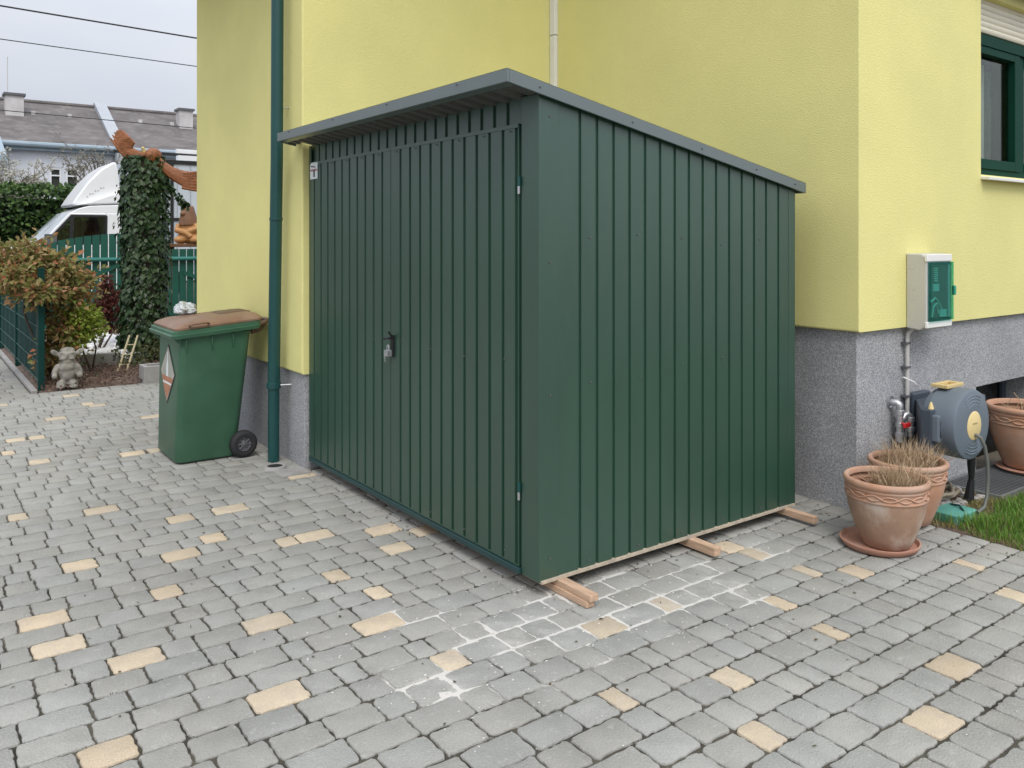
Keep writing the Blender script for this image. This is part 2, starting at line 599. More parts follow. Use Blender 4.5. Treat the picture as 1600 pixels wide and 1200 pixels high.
# beige stones measured on the ground: (x_left, x_right, y)
TAN = [(.386, .576, 3.98), (.404, .595, 3.66), (.627, .82, 3.35), (1.137, 1.33, 3.365), (.967, 1.166, 2.90), (.437, .604, 2.88),
       (.91, 1.035, 3.98), (2.39, 2.508, 2.013), (3.095, 3.287, 1.565), (2.68, 2.86, 1.40), (2.186, 2.30, 1.69),
       (3.081, 3.173, 2.20), (2.261, 2.433, 2.484), (1.627, 1.748, 2.75), (1.975, 2.062, 2.147), (.629, .783, 4.596),
       (1.057, 1.24, 4.434), (.86, 1.05, 5.372), (1.22, 1.364, 5.06), (1.476, 1.675, 4.925)]
TANPX = [(12, 811, 45.5, 808), (310, 839, 351, 834), (184, 707, 226, 704.5), (228, 702, 250, 700.5), (42.5, 719, 77.5, 717),
         (3, 710, 25, 708), (9, 689, 42, 687), (45, 685, 72.5, 684), (69, 654, 104, 652), (216, 650, 252, 648),
         (97.5, 618.7, 125, 616.7), (126, 630, 146, 629), (138, 634, 166.5, 632), (0, 634, 14, 633),
         (447.5, 745, 492.5, 739), (429, 845, 462, 841), (460, 837.5, 515, 827.5), (566, 827, 620, 820), (640, 829, 675, 822),
         (597.5, 859, 637.5, 849), (511, 904, 544, 896), (577.5, 931, 610, 924), (566, 992, 640, 975), (1044, 956, 1066, 945),
         (1263, 897.5, 1277.5, 891), (1339, 901, 1362.5, 891), (1527.5, 890, 1541, 885), (1556, 927.5, 1574, 917),
         (1266, 980, 1284, 971), (1125, 859, 1149, 849), (1168.5, 868.5, 1191.5, 861)]
def gpt(x, y):
    d = 1299 * 1.6 / (y - 375)
    r = (x - 800) / 1299 * d
    return r * .8063 + d * .5916, -r * .5916 + d * .8063
for x0, y0, x1, y1 in TANPX:                 # survey of the beige stones on the ground plane
    a, b = gpt(x0, y0), gpt(x1, y1)
    TAN.append((a[0], b[0], (a[1] + b[1]) / 2))
PITCH = .1437
ROW0 = 1.33 - 40 * PITCH
rows = {}
for a, b, y in TAN:
    k = int((y - ROW0) // PITCH)
    rows.setdefault(k, []).append((a, b))
def row_spans(y):
    if y < 9.9:
        hi = 4.66
        if 2.75 < y < 5.56: hi = 4.56
        if 5.56 <= y < 8.12: hi = 2.31
        if y >= 8.12: hi = 5.6
        return [(-2.4, hi)]
    if y < 16.1:
        return [(-2.4, 1.08)]
    return []
LEN = [.098, .125, .14, .165, .185, .2, .215]
stones = []
k = 0
while True:
    y0 = ROW0 + k * PITCH
    if y0 > 16.1: break
    for lo, hi in row_spans(y0 + .07):
        tans = sorted(t for t in rows.get(k, []) if t[0] > lo and t[1] < hi)
        ok = []
        for t in tans:
            if not ok or t[0] > ok[-1][1] + .01: ok.append(t)
            elif t[0] > ok[-1][1] - .06: ok.append((ok[-1][1] + .004, t[1]))
        x = lo - rnd(0, .15)
        segs = ok + [(hi, None)]
        for ta, tb in segs:
            # fill x..ta
            while ta - x > .28:
                l = random.choice(LEN)
                if ta - x - l < .09:
                    l = (ta - x) / 2
                stones.append((x, x + l, k, 0)); x += l
            gap = ta - x
            if gap > .235:
                f = rnd(.42, .58)
                stones.append((x, x + gap * f, k, 0)); stones.append((x + gap * f, ta, k, 0))
            elif gap > .05:
                stones.append((x, ta, k, 0))
            if tb is not None:
                stones.append((ta, tb, k, 1)); x = tb
    k += 1
pv = MB()
def wob(x, y):
    return .012 * mnoise.noise(Vector((x * .9, y * .35, 3.1)))
for (xa, xb, k, tn) in stones:
    y0 = ROW0 + k * PITCH; y1 = y0 + PITCH
    far = y0 > 8
    j = .0042
    gp = .0042
    x0, x1 = xa + gp, xb - gp
    ya, yb = y0 + gp + .0012, y1 - gp - .0012
    if x1 - x0 < .03: continue
    c = min(.013, (x1 - x0) * .12)
    pts = []
    def edge(ax, ay, bx, by, n):
        for i in range(n):
            t = i / n
            pts.append((ax + (bx - ax) * t + rnd(-j, j) * .8, ay + (by - ay) * t + rnd(-j, j)))
    ra, rb, rc, rd = [c * rnd(.45, 1.15) for _ in range(4)]
    n = 1 if far else 6
    edge(x0 + ra, ya, x1 - rb, ya, n); edge(x1 - rb, ya, x1, ya + rb, 1 if far else 2)
    edge(x1, ya + rb, x1, yb - rc, n); edge(x1, yb - rc, x1 - rc, yb, 1 if far else 2)
    edge(x1 - rc, yb, x0 + rd, yb, n); edge(x0 + rd, yb, x0, yb - rd, 1 if far else 2)
    edge(x0, yb - rd, x0, ya + ra, n); edge(x0, ya + ra, x0 + ra, ya, 1 if far else 2)
    mx_, my_ = (x0 + x1) / 2, (ya + yb) / 2
    tx, ty, tz = rnd(-.009, .009), rnd(-.009, .009), rnd(-.0018, .0012)
    n = len(pts)
    vs = []
    for ins, z in ((0, -.022), (0, -.0045), (.002, -.0012), (.005, 0)):
        for (px, py) in pts:
            dx, dy = mx_ - px, my_ - py
            l = math.hypot(dx, dy)
            qx, qy = px + dx / l * ins, py + dy / l * ins
            vs.append((qx, qy + wob(qx, qy), z + tz + (qx - mx_) * tx + (qy - my_) * ty))
    fs = []
    for r in range(3):
        for i in range(n):
            fs.append((r * n + i, r * n + (i + 1) % n, (r + 1) * n + (i + 1) % n, (r + 1) * n + i))
    fs.append(tuple(3 * n + i for i in range(n)))
    pv.cur = tn
    pv.add(vs, fs)
M['stone'] = mat('grey_paving_stone', (.322, .313, .282), .86, var=.12, scale=6, bump=.6, bscale=130, island=.065, grain=.13, gscale=150., tint=(.318, .318, .296), spec=.3,
                 col2=(.40, .395, .38), c2scale=30, c2lo=.58, c2hi=.74)
M['tanstone'] = mat('beige_paving_stone', (.53, .45, .335), .86, var=.10, scale=8, bump=.5, bscale=160, island=.10, grain=.15, gscale=150., tint=(.54, .44, .315), spec=.3,
                    col2=(.45, .385, .31), c2scale=9, c2lo=.5, c2hi=.75)
o = struct(pv.build('paving', [M['stone'], M['tanstone']], origin=(0, 0, 0), smooth=True, angle=50))

# joints: one fine sheet; pale sand lies swept into some of them
SANDPX = [(690, 1072, 1.2), (655, 1052, .8), (725, 1002, .9), (775, 985, 1.3), (832, 962, 1.2), (800, 1012, .8), (862, 1000, .8), (905, 985, .9),
          (962, 955, 1.1), (1002, 975, .7), (1052, 945, 1.2), (1090, 928, 1.1), (1125, 912, 1.3), (1152, 925, 1.2), (1185, 942, .8),
          (1050, 900, .9), (1100, 885, 1.1), (960, 900, 1.2), (925, 925, .9), (1190, 862, 1.1), (1215, 850, .8), (1230, 880, .6),
          (645, 972, .7), (600, 955, .7), (700, 960, .7), (830, 925, .6), (560, 1000, .35), (620, 1060, .4), (760, 1080, .5), (860, 1070, .5),
          (940, 1030, .6), (1060, 1000, .55), (740, 1150, .3), (960, 1090, .3), (480, 1030, .3), (790, 905, .5), (1010, 930, 1.0), (870, 935, .8)]
SB = [(*gpt(x, y), wgt) for x, y, wgt in SANDPX]
def sand(x, y):
    s = 0
    for a, b, wgt in SB:
        d2 = (x - a) ** 2 + (y - b) ** 2
        if d2 < .2:
            s += wgt * math.exp(-d2 / (2 * .075 ** 2))
    return min(1., s)
jm = MB()
NX, NY, X0, X1, Y0_, Y1_ = 175, 180, .2, 4.6, .8, 5.3
att = []
for jy in range(NY + 1):
    for ix in range(NX + 1):
        x, y = X0 + (X1 - X0) * ix / NX, Y0_ + (Y1_ - Y0_) * jy / NY
        sv = sand(x, y)
        att.append(sv)
        jm.v.append((x, y, -.0085 + sv * .0064 + .0016 * mnoise.noise(Vector((x * 14, y * 14, 0)))))
for jy in range(NY):
    for ix in range(NX):
        a = jy * (NX + 1) + ix
        jm.f.append((a, a + 1, a + NX + 2, a + NX + 1)); jm.mi.append(0)
pm = bpy.data.objects['paving'].data
dv = [sand(v.co.x, v.co.y) if (.6 < v.co.x < 4.2 and 1.7 < v.co.y < 3.6) else 0. for v in pm.vertices]
pm.attributes.new('sand', 'FLOAT', 'POINT').data.foreach_set('value', dv)
for key in ('stone', 'tanstone'):
    t = M[key].node_tree
    b = t.nodes['Principled BSDF']
    src = b.inputs['Base Color'].links[0].from_socket
    an = t.nodes.new('ShaderNodeAttribute'); an.attribute_name = 'sand'
    tcn = t.nodes.new('ShaderNodeTexCoord')
    nz = t.nodes.new('ShaderNodeTexNoise'); nz.inputs['Scale'].default_value = 11; nz.inputs['Detail'].default_value = 9; nz.inputs['Roughness'].default_value = .72
    t.links.new(tcn.outputs['Object'], nz.inputs['Vector'])
    ad = t.nodes.new('ShaderNodeMath'); ad.operation = 'ADD'
    t.links.new(an.outputs['Fac'], ad.inputs[0]); t.links.new(nz.outputs['Fac'], ad.inputs[1])
    mr = t.nodes.new('ShaderNodeMapRange'); mr.inputs['From Min'].default_value = 1.40; mr.inputs['From Max'].default_value = 1.75; mr.inputs['To Max'].default_value = .6
    t.links.new(ad.outputs[0], mr.inputs['Value'])
    mm = t.nodes.new('ShaderNodeMix'); mm.data_type = 'RGBA'
    t.links.new(mr.outputs[0], mm.inputs[0]); t.links.new(src, mm.inputs[6]); mm.inputs[7].default_value = (.56, .54, .50, 1)
    t.links.new(mm.outputs[2], b.inputs['Base Color'])
o = struct(jm.build('paving_joints', M['earth'], origin=(0, 0, 0), smooth=True))
me = o.data
at_ = me.attributes.new('sand', 'FLOAT', 'POINT')
at_.data.foreach_set('value', att)
m = bpy.data.materials.new('joint_sand')
m.use_nodes = True
t = m.node_tree
b = t.nodes['Principled BSDF']
b.inputs['Roughness'].default_value = .95
b.inputs['Specular IOR Level'].default_value = .1
an = t.nodes.new('ShaderNodeAttribute'); an.attribute_name = 'sand'
tcn = t.nodes.new('ShaderNodeTexCoord')
nz = t.nodes.new('ShaderNodeTexNoise'); nz.inputs['Scale'].default_value = 22; nz.inputs['Detail'].default_value = 8; nz.inputs['Roughness'].default_value = .7
t.links.new(tcn.outputs['Object'], nz.inputs['Vector'])
ad = t.nodes.new('ShaderNodeMath'); ad.operation = 'ADD'
t.links.new(an.outputs['Fac'], ad.inputs[0]); t.links.new(nz.outputs['Fac'], ad.inputs[1])
mr = t.nodes.new('ShaderNodeMapRange'); mr.inputs['From Min'].default_value = .72; mr.inputs['From Max'].default_value = 1.18
t.links.new(ad.outputs[0], mr.inputs['Value'])
n2 = t.nodes.new('ShaderNodeTexNoise'); n2.inputs['Scale'].default_value = 5; n2.inputs['Detail'].default_value = 5
t.links.new(tcn.outputs['Object'], n2.inputs['Vector'])
rp = t.nodes.new('ShaderNodeValToRGB')
rp.color_ramp.elements[0].position = .35; rp.color_ramp.elements[0].color = (.04, .037, .03, 1)
rp.color_ramp.elements[1].position = .68; rp.color_ramp.elements[1].color = (.12, .11, .088, 1)
t.links.new(n2.outputs['Fac'], rp.inputs[0])
mm = t.nodes.new('ShaderNodeMix'); mm.data_type = 'RGBA'
t.links.new(mr.outputs[0], mm.inputs[0]); t.links.new(rp.outputs[0], mm.inputs[6])
mm.inputs[7].default_value = (.58, .56, .52, 1)
t.links.new(mm.outputs[2], b.inputs['Base Color'])
me.materials[0] = m
# plain bed of sand under the rest of the stones
jb = MB()
M['bed'] = mat('joint_dirt', (.085, .078, .066), .95, var=.3, scale=6, col2=(.13, .12, .10), c2scale=3)
jb.quad((-2.7, -4.6, -.012), (4.6, -4.6, -.012), (4.6, .8, -.012), (-2.7, .8, -.012))
jb.quad((-2.7, .8, -.012), (.2, .8, -.012), (.2, 5.3, -.012), (-2.7, 5.3, -.012))
jb.quad((-2.7, 5.3, -.012), (4.6, 5.3, -.012), (4.6, 5.56, -.012), (-2.7, 5.56, -.012))
jb.quad((-2.7, 5.56, -.012), (2.31, 5.56, -.012), (2.31, 8.2, -.012), (-2.7, 8.2, -.012))
jb.quad((-2.7, 8.2, -.012), (5.7, 8.2, -.012), (5.7, 9.92, -.012), (-2.7, 9.92, -.012))
jb.quad((-2.7, 9.92, -.012), (1.1, 9.92, -.012), (1.1, 16.1, -.012), (-2.7, 16.1, -.012))
struct(jb.build('paving_bed', M['bed'], origin=(0, 0, 0)))
# crumbs of sand and mortar, bits of leaf and moss in the joints
cb = MB()
for i in range(260):
    x, y, wgt = random.choice(SB)
    q = Vector((x + random.gauss(0, .14), y + random.gauss(0, .14), .001))
    cb.ell(q, (rnd(.0015, .006), rnd(.0015, .005), rnd(.001, .003)), 6, 4)
for i in range(70):
    q = Vector((rnd(0, 4.5), rnd(.9, 7), .001))
    if q.x > 2.25 and q.y > 2.95: continue
    cb.ell(q, (rnd(.0015, .004), rnd(.0015, .004), .0015), 6, 4)
struct(cb.build('mortar_crumbs', mat('mortar_crumb', (.58, .56, .52), .95, island=.2), origin=(0, 0, 0), smooth=True), 'stuff')
db = MB()
for i in range(420):
    x, y = rnd(-.2, 4.5), rnd(.9, 9)
    if rnd(0, 1) < .35:                       # swept up along the walls and the shed
        x, y = random.choice([(rnd(1.9, 2.27), rnd(5.55, 8)), (rnd(4.2, 4.53), rnd(2.75, 2.95)), (rnd(2.2, 2.32), rnd(3, 5.5)), (rnd(2.3, 4.2), rnd(2.85, 2.95)), (rnd(4.4, 4.68), rnd(1.6, 2.6))])
    if x > 2.3 and y > 2.96: continue
    db.leaf(Vector((x, y, .003)), Vector((rnd(-1, 1), rnd(-1, 1), rnd(0, .15))), Vector((rnd(-.2, .2), rnd(-.2, .2), 1)), rnd(.006, .026), rnd(.004, .014), .2)
for i in range(900):                          # moss along row joints
    k = random.randint(0, 95); y = ROW0 + k * PITCH
    x = rnd(-.2, 4.6)
    if y < .8 or y > 8 or (x > 2.3 and y > 2.9) or mnoise.noise(Vector((x * 1.5, y * 1.5, 9))) < .05: continue
    for j in range(3):
        db.leaf(Vector((x + rnd(-.02, .02), y + wob(x, y) + rnd(-.004, .004), -.004)), rdir() + Vector((0, 0, .8)), rdir(), rnd(.006, .013), rnd(.003, .007), .2)
struct(db.build('leaf_debris', leaf_mat('debris', [(.05, .035, .02), (.12, .08, .045), (.07, .075, .03), (.20, .14, .08)], .9), origin=(0, 0, 0)), 'stuff')
# kerb strip beside the path
kb = MB()
y = 10.0
while y < 15.0:
    kb.box(1.095, 1.15, y + .004, y + .496, -.05, .022)
    y += .5
struct(kb.build('kerb', M['concrete'], bevel=.006))

# ------------------------------------------------------------------ house
YB, YC = .66, 1.06          # lower edge of the yellow render left / right
HT = 7.6
house = thing('house', 'yellow rendered house with speckled grey plinth behind the green shed', 'house', (7, 5.5, 0))
hw = MB()
A0, A1 = (2.25, 8.12), (2.25, 5.54)
B1, C1_, D1 = (4.5, 5.54), (4.5, 2.715), (13, 2.715)
def vwall(p, q, z0, z1):
    hw.quad((*p, z0), (*q, z0), (*q, z1), (*p, z1))
vwall(A0, A1, YB, HT); vwall(A1, B1, YB, HT); vwall(B1, C1_, YC, HT)
WX0, WX1, WZ0, WZ1 = 6.02, 7.62, 2.055, 3.30
for xa, xb, za, zb in ((4.5, WX0, YC, WZ0), (WX0, WX1, YC, WZ0), (WX1, 13, YC, WZ0),
                       (4.5, WX0, WZ0, WZ1), (WX1, 13, WZ0, WZ1),
                       (4.5, WX0, WZ1, HT), (WX0, WX1, WZ1, HT), (WX1, 13, WZ1, HT)):
    hw.quad((xa, 2.715, za), (xb, 2.715, za), (xb, 2.715, zb), (xa, 2.715, zb))
DY = 2.86
hw.quad((WX0, 2.715, WZ0), (WX0, DY, WZ0), (WX0, DY, WZ1), (WX0, 2.715, WZ1))
hw.quad((WX1, 2.715, WZ0), (WX1, DY, WZ0), (WX1, DY, WZ1), (WX1, 2.715, WZ1))
hw.quad((WX0, 2.715, WZ0), (WX1, 2.715, WZ0), (WX1, DY, WZ0), (WX0, DY, WZ0))
hw.quad((WX0, 2.715, WZ1), (WX1, 2.715, WZ1), (WX1, DY, WZ1), (WX0, DY, WZ1))
vwall((13, 2.715), (13, 8.12), YB, HT); vwall((13, 8.12), A0, YB, HT)
# undersides of the render where it stands proud of the plinth
hw.quad((2.25, 8.12, YB), (2.25, 5.54, YB), (2.30, 5.54, YB), (2.30, 8.12, YB))
hw.quad((4.5, 5.54, YC), (4.5, 2.715, YC), (4.56, 2.77, YC), (4.56, 5.54, YC))
hw.quad((4.5, 2.715, YC), (13, 2.715, YC), (13, 2.77, YC), (4.56, 2.77, YC))
hw.build('rendered_wall', M['yellow'], house, weld=True, bevel=.012, seg=3)
# plinth
pl = MB()
def pwall(p, q, z0, z1):
    pl.quad((*p, z0), (*q, z0), (*q, z1), (*p, z1))
pwall((2.275, 8.12), (2.275, 5.555), -.06, .68); pwall((2.275, 5.555), (4.535, 5.555), -.06, .68)
pwall((4.535, 5.555), (4.535, 2.75), -.06, 1.08)
BX0, BX1, BZ0, BZ1 = 6.02, 7.06, -.06, .578
pwall((4.535, 2.75), (BX0, 2.75), -.06, BZ1); pwall((BX1, 2.75), (13, 2.75), -.06, BZ1)
pwall((4.535, 2.75), (BX0, 2.75), BZ1, 1.08); pwall((BX0, 2.75), (BX1, 2.75), BZ1, 1.08); pwall((BX1, 2.75), (13, 2.75), BZ1, 1.08)
pwall((BX0, 2.75), (BX0, 3.02), BZ0, BZ1); pwall((BX1, 2.75), (BX1, 3.02), BZ0, BZ1)
pl.quad((BX0, 2.75, BZ1), (BX1, 2.75, BZ1), (BX1, 3.02, BZ1), (BX0, 3.02, BZ1))
pl.build('plinth', M['plinth'], house, weld=True, bevel=.004)
# basement window
bf = MB()
bf.box(BX0 + .002, BX1 - .002, 3.0, 3.04, BZ1 - .06, BZ1 - .002)
bf.box(BX0 + .002, BX0 + .06, 3.0, 3.04, BZ0, BZ1 - .06)
bf.box(BX1 - .06, BX1 - .002, 3.0, 3.04, BZ0, BZ1 - .06)
bf.box(6.5, 6.56, 3.0, 3.04, BZ0, BZ1 - .06)
bwf = bf.build('basement_window', M['reeldark'], house)
bp = MB(); bp.box(BX0 + .06, BX1 - .06, 3.02, 3.024, BZ0, BZ1 - .06)
bp.build('pane', M['glasscar'], bwf)
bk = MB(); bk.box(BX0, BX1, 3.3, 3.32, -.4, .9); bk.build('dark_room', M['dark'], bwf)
# upper window
wf = MB()
zt = WZ1
fy0, fy1 = 2.80, 2.86
wf.box(WX0 + .003, WX0 + .04, fy0, fy1, WZ0, 3.07)
wf.box(WX1 - .04, WX1 - .003, fy0, fy1, WZ0, 3.07)
wf.box(WX0 + .04, WX1 - .04, fy0, fy1, WZ0 + .003, WZ0 + .055)
wf.box(WX0 + .003, WX1 - .003, fy0 - .02, fy1, 2.985, 3.07)
wf.box(6.80, 6.89, fy0, fy1, WZ0 + .055, 2.985)
# sashes
for a, b_ in ((WX0 + .04, 6.80), (6.89, WX1 - .04)):
    wf.box(a, a + .012, fy0 + .012, fy1 - .005, WZ0 + .055, 2.985)
    wf.box(b_ - .085, b_, fy0 - .012, fy1 - .008, WZ0 + .055, 2.985)
    wf.box(a + .012, b_ - .085, fy0 - .012, fy1 - .008, WZ0 + .055, WZ0 + .125)
    wf.box(a + .012, b_ - .085, fy0 - .012, fy1 - .008, 2.93, 2.985)
win = wf.build('window', M['wgreen'], house, bevel=.003)
for a, b_ in ((WX0 + .052, 6.715), (6.902, WX1 - .125)):
    p = MB(); p.box(a, b_, 2.835, 2.839, WZ0 + .125, 2.93)
    p.build('pane', M['glass'], win)
cu = MB()
def curtain(mb, x0, x1, y, z0, z1, amp, n):
    for i in range(n):
        a, b_ = x0 + (x1 - x0) * i / n, x0 + (x1 - x0) * (i + 1) / n
        ya = y + amp * math.sin(i * 1.3) + amp * .5 * math.sin(i * .47)
        yb = y + amp * math.sin((i + 1) * 1.3) + amp * .5 * math.sin((i + 1) * .47)
        mb.quad((a, ya, z0), (b_, yb, z0), (b_, yb, z1), (a, ya, z1))
curtain(cu, 6.10, 6.20, 2.93, 2.06, 2.90, .012, 10); curtain(cu, 6.34, 6.50, 2.93, 2.06, 2.90, .02, 14)
cu.build('net_curtain', M['curtain'], win, smooth=True, angle=180)
cu = MB()
curtain(cu, 6.02, 6.78, 2.98, 2.06, 2.88, .022, 60)
cu.build('dark_curtain', M['curtaindark'], win, smooth=True, angle=180)
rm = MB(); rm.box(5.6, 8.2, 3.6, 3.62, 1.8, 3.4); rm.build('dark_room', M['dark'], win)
sh = MB()
z = 3.07
while z < 3.30:
    sh.prism([(2.772, z), (2.766, z + .012), (2.764, z + .024), (2.768, z + .037), (2.776, z + .0395), (2.786, z + .0395), (2.786, z)], 'x', WX0 + .006, WX1 - .006)
    z += .041
sh.box(WX0 + .006, WX1 - .006, 2.766, 2.786, z - .001, 3.34)
sh.build('roller_shutter', M['shutter'], house, bevel=.002)
ss = MB(); ss.prism([(2.655, 2.035), (2.80, 2.05), (2.80, 2.028), (2.655, 2.013)], 'x', WX0 - .012, WX1 + .012)
ss.build('window_sill', M['sill'], house, bevel=.004)
aw = MB(); aw.box(6.02, 7.8, 2.60, 2.713, 3.375, 3.47)
aw.build('awning_case', M['shed_rail'], house, bevel=.006)
# eaves
ev = MB()
pts_o = [(1.55, 8.5), (1.55, 5.25), (4.2, 5.2), (4.2, 2.4), (13.4, 2.4), (13.4, 8.5)]
ev.prism(pts_o, 'z', HT, HT + .16)
ev.build('eaves', M['sill'], house)
bo = MB(); bo.box(1.45, 2.247, 5.42, 8.3, 4.35, 4.6)  # unseen slab, added only to shade the top of the left wall
bo.build('added_shade_slab', M['yellow'], house, bevel=.01)
rf = MB()
rf.add([(1.7, 2.2, HT + .16), (13.6, 2.2, HT + .16), (13.6, 8.8, HT + .16), (1.7, 8.8, HT + .16), (4.5, 5.5, HT + 2.8), (11, 5.5, HT + 2.8)],
       [(0, 1, 5, 4), (1, 2, 5), (2, 3, 4, 5), (3, 0, 4)])
rf.build('roof', M['rooftile'], house)
# white cable duct in the inner corner
ck = MB()
ck.box(4.462, 4.4995, 5.475, 5.535, 2.02, 3.34); ck.box(4.460, 4.4995, 5.473, 5.535, 3.346, HT)
ck.build('cable_duct', M['whiteplastic'], house, bevel=.003)
# downpipe
dp = MB()
dp.tube([(2.168, 5.872, -.02), (2.166, 5.862, .55)], .0405, 24)
dp.tube([(2.166, 5.862, .56), (2.166, 5.80, 2.2), (2.170, 5.755, HT)], .0435, 24)
dpo = dp.build('downpipe', M['pipe'], house, smooth=True)
dc = MB(); dc.lathe([(.0405, -.03), (.051, -.03), (.052, .0), (.0515, .012), (.0435, .016)], (2.166, 5.862, .56), 24)
dc.build('collar', M['pipe'], dpo, smooth=True)
dc = MB(); dc.lathe([(.0435, 0), (.0475, .002), (.0475, .02), (.0435, .022)], (2.1655, 5.815, 1.74), 24)
dc.build('collar', M['pipe'], dpo, smooth=True)
br = MB(); br.tube([(2.275, 5.80, .555), (2.20, 5.82, .555)], .006, 8); br.build('bracket_pin', M['zinc'], dpo)
br = MB(); br.tube([(2.25, 5.79, 2.55), (2.2, 5.79, 2.55)], .006, 8)
br.build('bracket_pin', M['zinc'], dpo)
# drain opening at the foot of the pipe
dr = MB()
dr.lathe([(.0, .006), (.052, .006)], (2.115, 5.70, .006), 24)
dro = MB()
dro.lathe([(.05, .004), (.056, .014), (.075, .012), (.085, -.01)], (2.115, 5.70, .002), 24)
dro.box(2.06, 2.27, 5.42, 5.60, -.02, .006)
d_ = dro.build('drain_collar', M['concrete'], house, smooth=True)
dr.build('drain_hole', M['dark'], d_)

# ------------------------------------------------------------------ shed
SX0, SX1, SY0, SY1, SB_ = 2.30, 4.19, 2.93, 5.53, .065
def zbot(x): return 2.283 - (x - 2.10) * .1905      # lower edge of the fascia
def ztop(x): return zbot(x) + .058
shed = thing('garden_shed', 'large dark green ribbed metal shed with sloping roof on timber battens', 'shed', (3.2, 4.2, 0))
def ribbed(u0, u1, ribs, depth=.010, top=.022, bot=.009):
    """profile of a sheet: list of (u, inward offset)"""
    P = [(u0, 0)]
    for r in sorted(ribs):
        P += [(r - top * .62, 0), (r - bot * .5, depth), (r + bot * .5, depth), (r + top * .30, 0)]
    P.append((u1, 0))
    return P
# right wall
ribs = [2.437 + i * .1065 for i in range(15)] + [4.04]
prof = ribbed(SX0 + .135, SX1 - .055, [r for r in ribs if SX0 + .14 < r < SX1 - .07])
prof = [(2.30 + .10, 0)] + prof[1:]
mb = MB()
for i in range(len(prof) - 1):
    (a, da), (b, db) = prof[i], prof[i + 1]
    mb.quad((a, SY0 + da, SB_), (b, SY0 + db, SB_), (b, SY0 + db, zbot(b) + .02), (a, SY0 + da, zbot(a) + .02))
mb.build('side_wall', M['shed'], shed)
# corner trims
ct = MB()
t_ = .0025
ct.add([(2.297, 3.058, SB_), (2.297, SY0 - t_, SB_), (2.297 + .118, SY0 - t_, SB_), (2.297 + .118, SY0 + .004, SB_), (2.303, SY0 + .004, SB_), (2.303, 3.058, SB_),
        (2.297, 3.058, zbot(2.3) + .01), (2.297, SY0 - t_, zbot(2.3) + .01), (2.415, SY0 - t_, zbot(2.415) + .01), (2.415, SY0 + .004, zbot(2.415) + .01), (2.303, SY0 + .004, zbot(2.3) + .01), (2.303, 3.058, zbot(2.3) + .01)],
       [(0, 1, 7, 6), (1, 2, 8, 7), (2, 3, 9, 8), (3, 4, 10, 9), (4, 5, 11, 10), (5, 0, 6, 11)])
ct.build('corner_post', M['shed'], shed, bevel=.0022)
ct = MB(); ct.box(SX1 - .06, SX1 + .003, SY0 - t_, SY0 + .006, SB_, zbot(SX1) + .012)
ct.box(SX1 - .003, SX1 + .0035, SY0 + .006, SY0 + .06, SB_, zbot(SX1) + .012)
ct.build('corner_post', M['shed'], shed, bevel=.002)
# left post, back and left walls
ct = MB(); ct.box(2.297, 2.304, 5.497, SY1, SB_, zbot(2.3) + .01)
ct.box(2.304, 2.42, SY1 - .004, SY1, SB_, zbot(2.42) + .01)
ct.build('corner_post', M['shed'], shed)
bw_ = MB(); bw_.prism([(2.42, SB_), (SX1, SB_), (SX1, zbot(SX1) + .01), (2.42, zbot(2.42) + .01)], 'y', SY1 - .003, SY1 - .001)
bw_.box(SX1 - .008, SX1 - .006, SY0 + .06, SY1 - .003, SB_, zbot(SX1) + .01)
bw_.build('rear_wall', M['shed'], shed)
# header above the doors (ribbed, set back)
DZ0, DZ1 = .098, 2.137
DR, DS, DL = 3.071, 4.318, 5.492
hb = MB()
hp = ribbed(3.05, 5.526, [3.082 + i * .1105 for i in range(1, 22)], depth=.012, top=.03, bot=.014)
for i in range(len(hp) - 1):
    (a, da), (b, db) = hp[i], hp[i + 1]
    hb.quad((2.316 + da, a, DZ1 - .02), (2.316 + db, b, DZ1 - .02), (2.316 + db, b, 2.30), (2.316 + da, a, 2.30))
hb.build('header_panel', M['shed'], shed)
# doors
def leaf(y0, y1, ribs):
    d = MB()
    pr = ribbed(y0, y1, ribs, depth=.012, top=.026, bot=.011)
    X = 2.292
    for i in range(len(pr) - 1):
        (a, da), (b, db) = pr[i], pr[i + 1]
        d.quad((X + da, a, DZ0), (X + db, b, DZ0), (X + db, b, DZ1 - .018), (X + da, a, DZ1 - .018))
    # folded edges
    d.box(X - .004, X + .024, y0, y1, DZ1 - .018, DZ1)
    d.box(X - .001, X + .024, y0 - .0004, y0 + .004, DZ0, DZ1 - .018)
    d.box(X - .001, X + .024, y1 - .004, y1 + .0004, DZ0, DZ1 - .018)
    d.box(X + .001, X + .024, y0, y1, DZ0 - .004, DZ0 + .004)
    return d.build('door_leaf', M['shed'], shed)
allr = [5.43 - i * .1115 for i in range(21)]
rd = leaf(DR, DS - .003, [r for r in allr if DR + .02 < r < DS - .03] + [3.094])
ld = leaf(DS + .001, DL, [r for r in allr if DS + .02 < r < DL - .03])
ld['label'] = 'left door leaf with a white sticker at its top corner'
